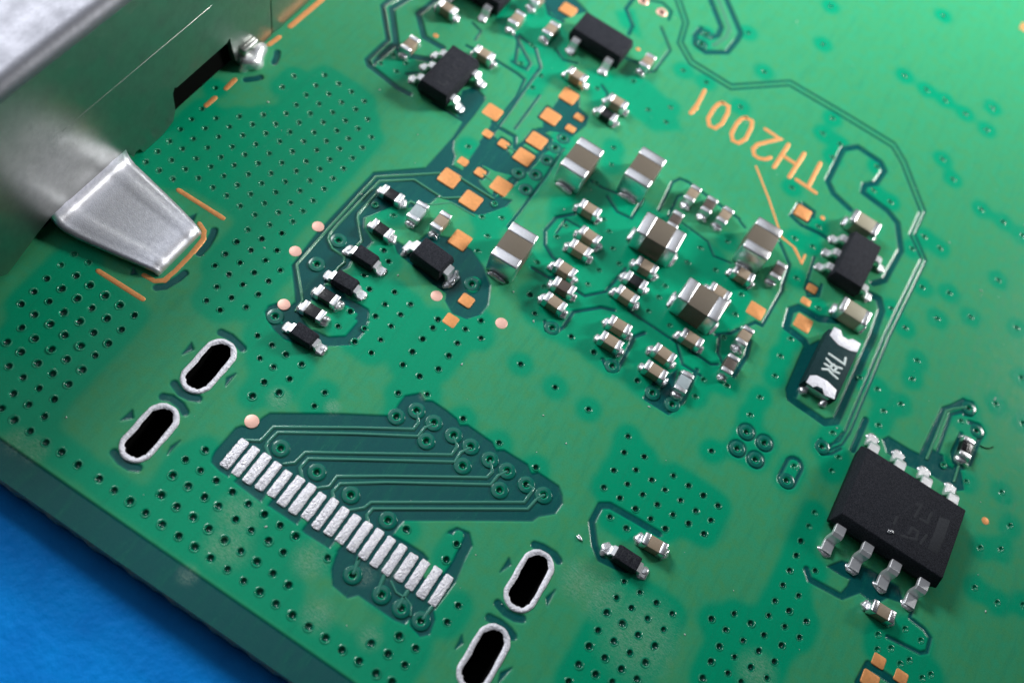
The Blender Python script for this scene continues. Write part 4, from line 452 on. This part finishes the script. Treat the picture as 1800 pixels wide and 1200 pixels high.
# slots: plated rims; barrel and closed floor painted black for the shade inside
for c in SLOTS:
    def cap_out(r, hl, z, n=16, jit=0, sd=1):
        q = random.Random(sd); o = []
        for k in range(n + 1):
            a = math.pi * k / n; rr = r + q.uniform(-jit, jit); o.append((c[0] + rr * math.cos(a), c[1] + hl + rr * math.sin(a), z))
        for t in (.6, .2, -.2, -.6): o.append((c[0] - r - q.uniform(-jit, jit), c[1] + hl * t, z))
        for k in range(n + 1):
            a = math.pi + math.pi * k / n; rr = r + q.uniform(-jit, jit); o.append((c[0] + rr * math.cos(a), c[1] - hl + rr * math.sin(a), z))
        for t in (-.6, -.2, .2, .6): o.append((c[0] + r + q.uniform(-jit, jit), c[1] + hl * t, z))
        return o
    bm = bmesh.new()
    loft(bm, [cap_out(.645, .62, -.01, jit=.012), cap_out(.635, .62, .03, jit=.012), cap_out(.57, .62, .055, jit=.01, sd=2), cap_out(.49, .62, .045, jit=.02, sd=3), cap_out(.43, .62, .005, jit=.03, sd=4)])
    so = link('slot_rim', to_mesh(bm, 'slot_rim'), board, M['ringtin'])
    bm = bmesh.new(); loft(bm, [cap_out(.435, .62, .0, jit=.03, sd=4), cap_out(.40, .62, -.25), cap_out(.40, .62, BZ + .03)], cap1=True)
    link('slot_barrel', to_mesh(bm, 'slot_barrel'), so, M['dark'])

# loose dust on the mask
bm = bmesh.new(); dr = random.Random(21)
for k in range(170):
    x, y = dr.uniform(-15, 22), dr.uniform(-13.5, 32); r = dr.choice((.012, .016, .02, .035))
    mm = Matrix.Translation((x, y, .012)) @ Matrix.Rotation(dr.uniform(0, 6), 4, 'Z') @ Matrix.Diagonal((r * dr.uniform(1, 2.2), r, r * .5, 1))
    bmesh.ops.create_icosphere(bm, subdivisions=1, radius=1, matrix=mm)
o = link('dust', to_mesh(bm, 'dust'), board, mat('dust', (.55, .62, .58), .7)); o['kind'] = 'stuff'
# ------------------------------------------------------------------ work mat below
bm = bmesh.new(); g = bmesh.ops.create_grid(bm, x_segments=60, y_segments=60, size=90)
for v in bm.verts: v.co.z = -1.62 + .04 * math.sin(v.co.x * .9) * math.cos(v.co.y * .7)
o = link('work_mat', to_mesh(bm, 'work_mat'), None, M['mat_blue']); o['kind'] = 'structure'
o['label'] = 'blue silicone work mat under the board'

# ------------------------------------------------------------------ tall connector shell at the left
FX = -17.05
sh = root('connector_shell', 'tall tin plated steel connector shell with a bent mounting tab', 'connector', (FX, 0, 0))
def W(x, y, z): return (x - FX, y, z)
# side panel: outline in (Y, Z) with the lower edge's notches, extruded in X
prof = [(-10.3, .9), (-9.9, .55), (-9.3, .1), (-8.6, .35), (-7.6, .75), (-6.95, .95), (-6.76, 1.0), (-2.74, 1.0), (-2.5, .25), (-2.3, .42), (-2.1, .38), (-1.95, .02), (-.75, .04), (-.1, .25), (.12, .8), (.15, 1.75), (.3, 2.0), (.42, 1.9), (3.55, 1.92), (3.75, 2.05), (3.85, 1.3), (3.98, .45), (4.2, .05), (5.3, .04), (6.45, .04), (6.47, 7.55), (-10.3, 7.55)]
bm = bmesh.new()
fr = [bm.verts.new(W(FX, y, z)) for y, z in prof]; bk = [bm.verts.new(W(FX - .28, y, z)) for y, z in prof]
bm.faces.new(fr); bm.faces.new(bk[::-1])
for i in range(len(prof)): bm.faces.new((fr[i - 1], bk[i - 1], bk[i], fr[i]))
bmesh.ops.recalc_face_normals(bm, faces=bm.faces)
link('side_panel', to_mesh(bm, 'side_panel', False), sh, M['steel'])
# rear part of the side, after the seam
bm = bmesh.new(); box(bm, (-.16 - .0, 16.55, 3.8), (.28, 20.0, 7.5), .04)
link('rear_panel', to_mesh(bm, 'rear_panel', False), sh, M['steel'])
# top: rounded bend into a flat roof
bm = bmesh.new(); rings = []
for k in range(9):
    a = math.pi / 2 * k / 8; rings.append((-.55 + .55 * math.cos(a), 7.55 + .55 * math.sin(a)))
rings += [(-3, 8.12), (-7, 8.1), (-14, 8.1)]
ys = [-10.3 + i * .75 for i in range(50)]
loft(bm, [[(x, y, z + .012 * math.sin(y * .8 + x)) for y in ys] for x, z in rings], close=False)
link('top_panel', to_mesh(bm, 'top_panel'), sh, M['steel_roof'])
# mounting tab: leaves the side, bends out and hooks down into the board
pr = [(.0, 1.02, -6.76, -2.74), (.02, .84, -6.77, -2.74), (.08, .68, -6.78, -2.75), (.2, .56, -6.79, -2.78), (.45, .48, -6.79, -2.83), (1.0, .45, -6.73, -2.92), (2.2, .43, -6.50, -3.14), (3.2, .42, -6.30, -3.34), (3.80, .39, -6.17, -3.47), (4.08, .32, -6.11, -3.53), (4.22, .19, -6.08, -3.55), (4.27, .04, -6.07, -3.56), (4.28, -.4, -6.07, -3.56)]
def tab_section(x, z, ya, yb, th):
    n = 16; return [(x + th[0], ya + (yb - ya) * k / n, z + th[1] + (.05 if k in (3, 13) else 0)) for k in range(n + 1)]
bm = bmesh.new(); tops = []; bots = []
for i, (x, z, ya, yb) in enumerate(pr):
    a = pr[max(i - 1, 0)]; b = pr[min(i + 1, len(pr) - 1)]; t = Vector((b[0] - a[0], b[1] - a[1])).normalized(); nn = Vector((-t.y, t.x))
    if nn.x < 0 and nn.y < 0: nn = -nn
    tops.append([bm.verts.new(p) for p in tab_section(x, z, ya, yb, (0, 0))])
    bots.append([bm.verts.new((p[0] - nn.x * .16, p[1], p[2] - nn.y * .16)) for p in tab_section(x, z, ya, yb, (0, 0))])
for L_ in (tops, bots):
    for a, b in zip(L_, L_[1:]):
        for k in range(16): bm.faces.new((a[k], a[k + 1], b[k + 1], b[k]))
for i in range(len(pr) - 1):
    for k in (0, 16): bm.faces.new((tops[i][k], tops[i + 1][k], bots[i + 1][k], bots[i][k]))
bmesh.ops.recalc_face_normals(bm, faces=bm.faces)
side = [i for i, f in enumerate(bm.faces) if i >= 2 * 16 * (len(pr) - 1)]
me = to_mesh(bm, 'mounting_tab')
for i in side: me.polygons[i].use_smooth = False
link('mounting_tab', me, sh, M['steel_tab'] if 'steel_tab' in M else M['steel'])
# inner wall seen dark through the notch, scratch line embossed on the side
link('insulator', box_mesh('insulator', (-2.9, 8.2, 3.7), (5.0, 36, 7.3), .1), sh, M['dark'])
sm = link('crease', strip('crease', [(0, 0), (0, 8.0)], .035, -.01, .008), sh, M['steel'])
sm.matrix_local = Matrix(((0, 0, 1, 0), (0, 1, 0, -5.1), (1, 0, 0, 4.5), (0, 0, 0, 1)))
o = link('solder_joint', blob('solder_joint', .45, .8, .6, 3, .2), sh, M['solder']); o.location = (.25, 4.75, .1)
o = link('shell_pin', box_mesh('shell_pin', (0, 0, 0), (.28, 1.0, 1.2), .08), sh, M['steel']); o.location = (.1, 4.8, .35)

# ------------------------------------------------------------------ components
SJ = [blob('solder_joint', .17, .25, .2, s, .15) for s in range(4)]
SJB = [blob('solder_joint', .22, .5, .34, s + 9, .15) for s in range(3)]
def chip_meshes(key, L, Wd, Hh, tl, body, over=.018, bev=.045):
    b = box_mesh(key + '_body', (0, 0, Hh / 2 + .02), (L - .06, Wd, Hh - .02), min(.03, bev)); b.materials.append(body)
    ts = []
    for s in (-1, 1):
        t = box_mesh(key + '_terminal', (s * (L / 2 - tl / 2), 0, Hh / 2 + .02), (tl, Wd + 2 * over, Hh + 2 * over), bev, 3); t.materials.append(M['tin']); ts.append(t)
    return b, ts
KIND = {}
def chip_kind(key, L, Wd, Hh, tl, body, bev=.045, over=.018): KIND[key] = (*chip_meshes(key, L, Wd, Hh, tl, body, over, bev), L, Wd, Hh)
chip_kind('c805', 2.0, 1.25, 1.25, .54, M['ceramic'], .085)
chip_kind('c402', 1.0, .5, .5, .26, M['ceramic_light'], .06)
chip_kind('d402', 1.0, .5, .5, .26, M['ceramic_dark'], .06)
chip_kind('r402', 1.0, .5, .36, .24, M['black_glass'], .04)
chip_kind('g402', 1.0, .52, .42, .22, M['greytop'], .04)
chip_kind('c603', 1.45, .8, .75, .30, M['beige'], .07)
NAMES = dict(c805=('large_capacitor', 'capacitor', 'large capacitors'), c402=('small_capacitor', 'capacitor', 'small capacitors'), d402=('dark_capacitor', 'capacitor', 'small capacitors'), r402=('chip_resistor', 'resistor', 'chip resistors'), g402=('pale_chip', 'chip component', 'pale chips'), c603=('beige_capacitor', 'capacitor', 'beige capacitors'))
def lead_mesh(name, pts, w, th=.12):
    """bent strip lead: pts in (out, z), width along y"""
    bm = bmesh.new(); rings = []
    for i, (x, z) in enumerate(pts):
        a = pts[max(i - 1, 0)]; b = pts[min(i + 1, len(pts) - 1)]
        t = Vector((b[0] - a[0], b[1] - a[1])).normalized(); nn = Vector((-t.y, t.x)) * th / 2
        e = w / 2; k = .88
        rings.append([(x + nn.x, -e * k, z + nn.y), (x + nn.x, e * k, z + nn.y), (x + nn.x * .6, e, z + nn.y * .6), (x - nn.x, e, z - nn.y), (x - nn.x, -e, z - nn.y), (x + nn.x * .6, -e, z + nn.y * .6)])
    loft(bm, rings, cap0=True, cap1=True); bmesh.ops.recalc_face_normals(bm, faces=bm.faces)
    return to_mesh(bm, name, False)
def epoxy(name, L, Wd, z0, z1, draft=.07, zs=.5, bev=.03, dy=None):
    dy = draft if dy is None else dy
    zm = z0 + (z1 - z0) * zs
    bm = bmesh.new()
    def R(d, z): return [(x, y, z) for x, y in rrect(L / 2 - d, Wd / 2 - d * dy / draft, .05, 2)]
    loft(bm, [R(draft * .6, z0), R(0, zm - .01), R(0, zm + .01), R(draft, z1 - bev), R(draft + bev * .3, z1 - bev * .3), R(draft + bev, z1)], cap0=True, cap1=True)
    me = to_mesh(bm, name); return me
def joint(parent, x, y, big=False, rz=0, sc=1):
    o = link('solder_joint', random.choice(SJB if big else SJ), parent, M['solder'])
    o.location = (x, y, .02); o.rotation_euler.z = rz; s = sc * random.uniform(.85, 1.15); o.scale = (s, s, s); return o
def gull(rt, x, y, ang, me, solder=.2, parts='lead'):
    o = link(parts, me, rt, M['lead']); o.location = (x, y, 0); o.rotation_euler.z = ang
    return o
sot_lead = lead_mesh('lead', [(-.05, .5), (.18, .5), (.25, .45), (.33, .15), (.42, .09), (.62, .08)], .40)
sod_lead = lead_mesh('lead', [(-.05, .34), (.1, .32), (.16, .1), (.24, .07), (.42, .07)], .42, .11)
sod3_lead = lead_mesh('lead', [(-.05, .5), (.16, .48), (.24, .14), (.32, .08), (.55, .08)], .55, .13)
soic_lead = lead_mesh('lead', [(-.05, .62), (.34, .62), (.42, .57), (.50, .22), (.56, .13), (.66, .10), (1.06, .10)], .46, .17)
sot_body = epoxy('sot_body', 1.60, 2.92, .10, .90, .09); sot_body.materials.append(M['black'])
sod_body = epoxy('sod_body', 1.02, .68, .08, .56, .05); sod_body.materials.append(M['black'])
sod3_body = epoxy('sod3_body', 1.56, 1.1, .1, .82, .07); sod3_body.materials.append(M['black'])
def strokes_part(name, parent, strokes, w, z, m, origin):
    for s in strokes:
        o = link(name, strip(name, [(p[0] - origin[0], p[1] - origin[1]) for p in s], w, z - .004, z + .004), parent, m)
for kind, x, y, ori, label in COMPS:
    rz = 0 if ori == 'u' else math.pi / 2
    if kind in KIND:
        b, ts, L, Wd, Hh = KIND[kind]; nm, cat, grp = NAMES[kind]
        rt = root(nm, label, cat, (x, y, .012), grp); rt.rotation_euler.z = rz + random.gauss(0, .035)
        body = link('ceramic_body', b, rt)
        if kind == 'c402' and random.random() < .35: pass
        for s, t in zip((-1, 1), ts):
            link('terminal', t, rt)
            o = joint(rt, s * (L / 2 + (.06 if L < 1.9 else .1)), 0, kind in ('c805', 'c603'))
            if kind == 'c805': o.scale = (.55, .9, .6)
            if kind == 'c603': o.scale = (.6, .7, .55)
        continue
    if kind == 'sod5' or kind == 'sod3':
        rt = root('diode', label, 'diode', (x, y, 0), 'diodes'); rt.rotation_euler.z = random.gauss(0, .03)
        link('package', sod_body if kind == 'sod5' else sod3_body, rt)
        h = .5 if kind == 'sod5' else .78
        for s in (-1, 1):
            gull(rt, s * h, 0, 0 if s > 0 else math.pi, sod_lead if kind == 'sod5' else sod3_lead)
            o = joint(rt, s * (h + .33), 0, kind == 'sod3'); o.scale.z *= .55
            if kind == 'sod5': o.scale.x *= 1.1; o.scale.y *= 1.1
        if 'faint' in label: strokes_part('marking', rt, DIODE_S, .05, .562, M['mark'], (x, y))
        continue
    rt = root('transistor' if kind == 'sot3' else 'small_chip', label, 'transistor' if kind == 'sot3' else 'chip', (x, y, 0), 'small black chips')
    if kind == 'sot3':
        o = link('package', sot_body, rt); o.rotation_euler.z = math.pi / 2
        places = [(-.95, -.8, -math.pi / 2), (.95, -.8, -math.pi / 2), (0, .8, math.pi / 2)]
    else:
        link('package', sot_body, rt)
        places = [(-.8, d, math.pi) for d in (-.95, 0, .95)] + [(.8, d, 0) for d in (-.95, .95)]
    for a, b_, ang in places:
        gull(rt, a, b_, ang, sot_lead)
        o = joint(rt, a + .55 * math.cos(ang), b_ + .55 * math.sin(ang), False, ang, .95); o.scale.z *= .55
    if kind == 'sot5': strokes_part('marking', rt, SOT_S, .07, .902, M['mark'], (x, y))

# eight-lead chip
ic = root('memory_chip', 'large black eight lead chip with faint grey marking at the lower right', 'chip', (16.95, 2.61, 0))
sb = epoxy('soic_body', 4.86, 3.8, .12, 1.14, .13, .5, .03, .25); link('package', sb, ic, M['black'])
for k in range(4):
    for s in (-1, 1):
        xx = -1.905 + 1.27 * k
        gull(ic, xx, s * 1.9, s * math.pi / 2, soic_lead)
        o = joint(ic, xx, s * 2.92, True, s * math.pi / 2); o.scale = (.85, .6, .30)
strokes_part('marking', ic, SOIC_S, .13, 1.142, M['mark'], (16.95, 2.61))
link('marking_bar', plate('marking_bar', [(p[0] - 16.95, p[1] - 2.61) for p in SOIC_B][::-1], 1.135, 1.145, .01), ic, M['mark'])
# fuse with lettering
fz = root('chip_fuse', 'flat dark chip fuse with white lettering and notched silver ends', 'fuse', (12.03, 7.32, 0))
link('package', box_mesh('fuse_body', (0, 0, .31), (1.56, 3.1, .56), .03), fz, M['fuse_body'])
for t in FUSE_T:
    q = [(p[0] - 12.03, p[1] - 7.32) for p in t]
    ar = sum(q[i - 1][0] * q[i][1] - q[i][0] * q[i - 1][1] for i in range(len(q)))
    if ar < 0: q = q[::-1]
    link('terminal', plate('terminal', q, .56, .612, .02), fz, M['ringtin'])
for s in FUSE_S: link('lettering', strip('lettering', [(p[0] - 12.03, p[1] - 7.32) for p in s], .12, .585, .605), fz, M['white_ink'])
for s in (-1, 1):
    link('end_plating', box_mesh('end_plating', (0, s * 1.52, .25), (1.1, .12, .46), .04), fz, M['solder'])
    for e in (-.5, .5): joint(fz, e, s * 1.62, False)
# crumbs of solder
for k, (p, z, lab) in enumerate(((SPECKS[0], 1.14, 'tiny pale speck lying on the eight lead chip'), (SPECKS[1], 0, 'tiny silver solder flake lying between oval hole and little diode'))):
    o = link('solder_flake', blob('solder_flake', .13, .09, .05, 30 + k, .3), None, M['solder']); o.location = (p[0], p[1], z + .03); o['label'] = lab; o['category'] = 'solder flake'

hair = link('stray_fibre', strip('stray_fibre', FIBRE, .035, .01, .05), None, M['dark']); hair['label'] = 'thin dark fibre lying beside the lone black resistor'; hair['category'] = 'fibre'
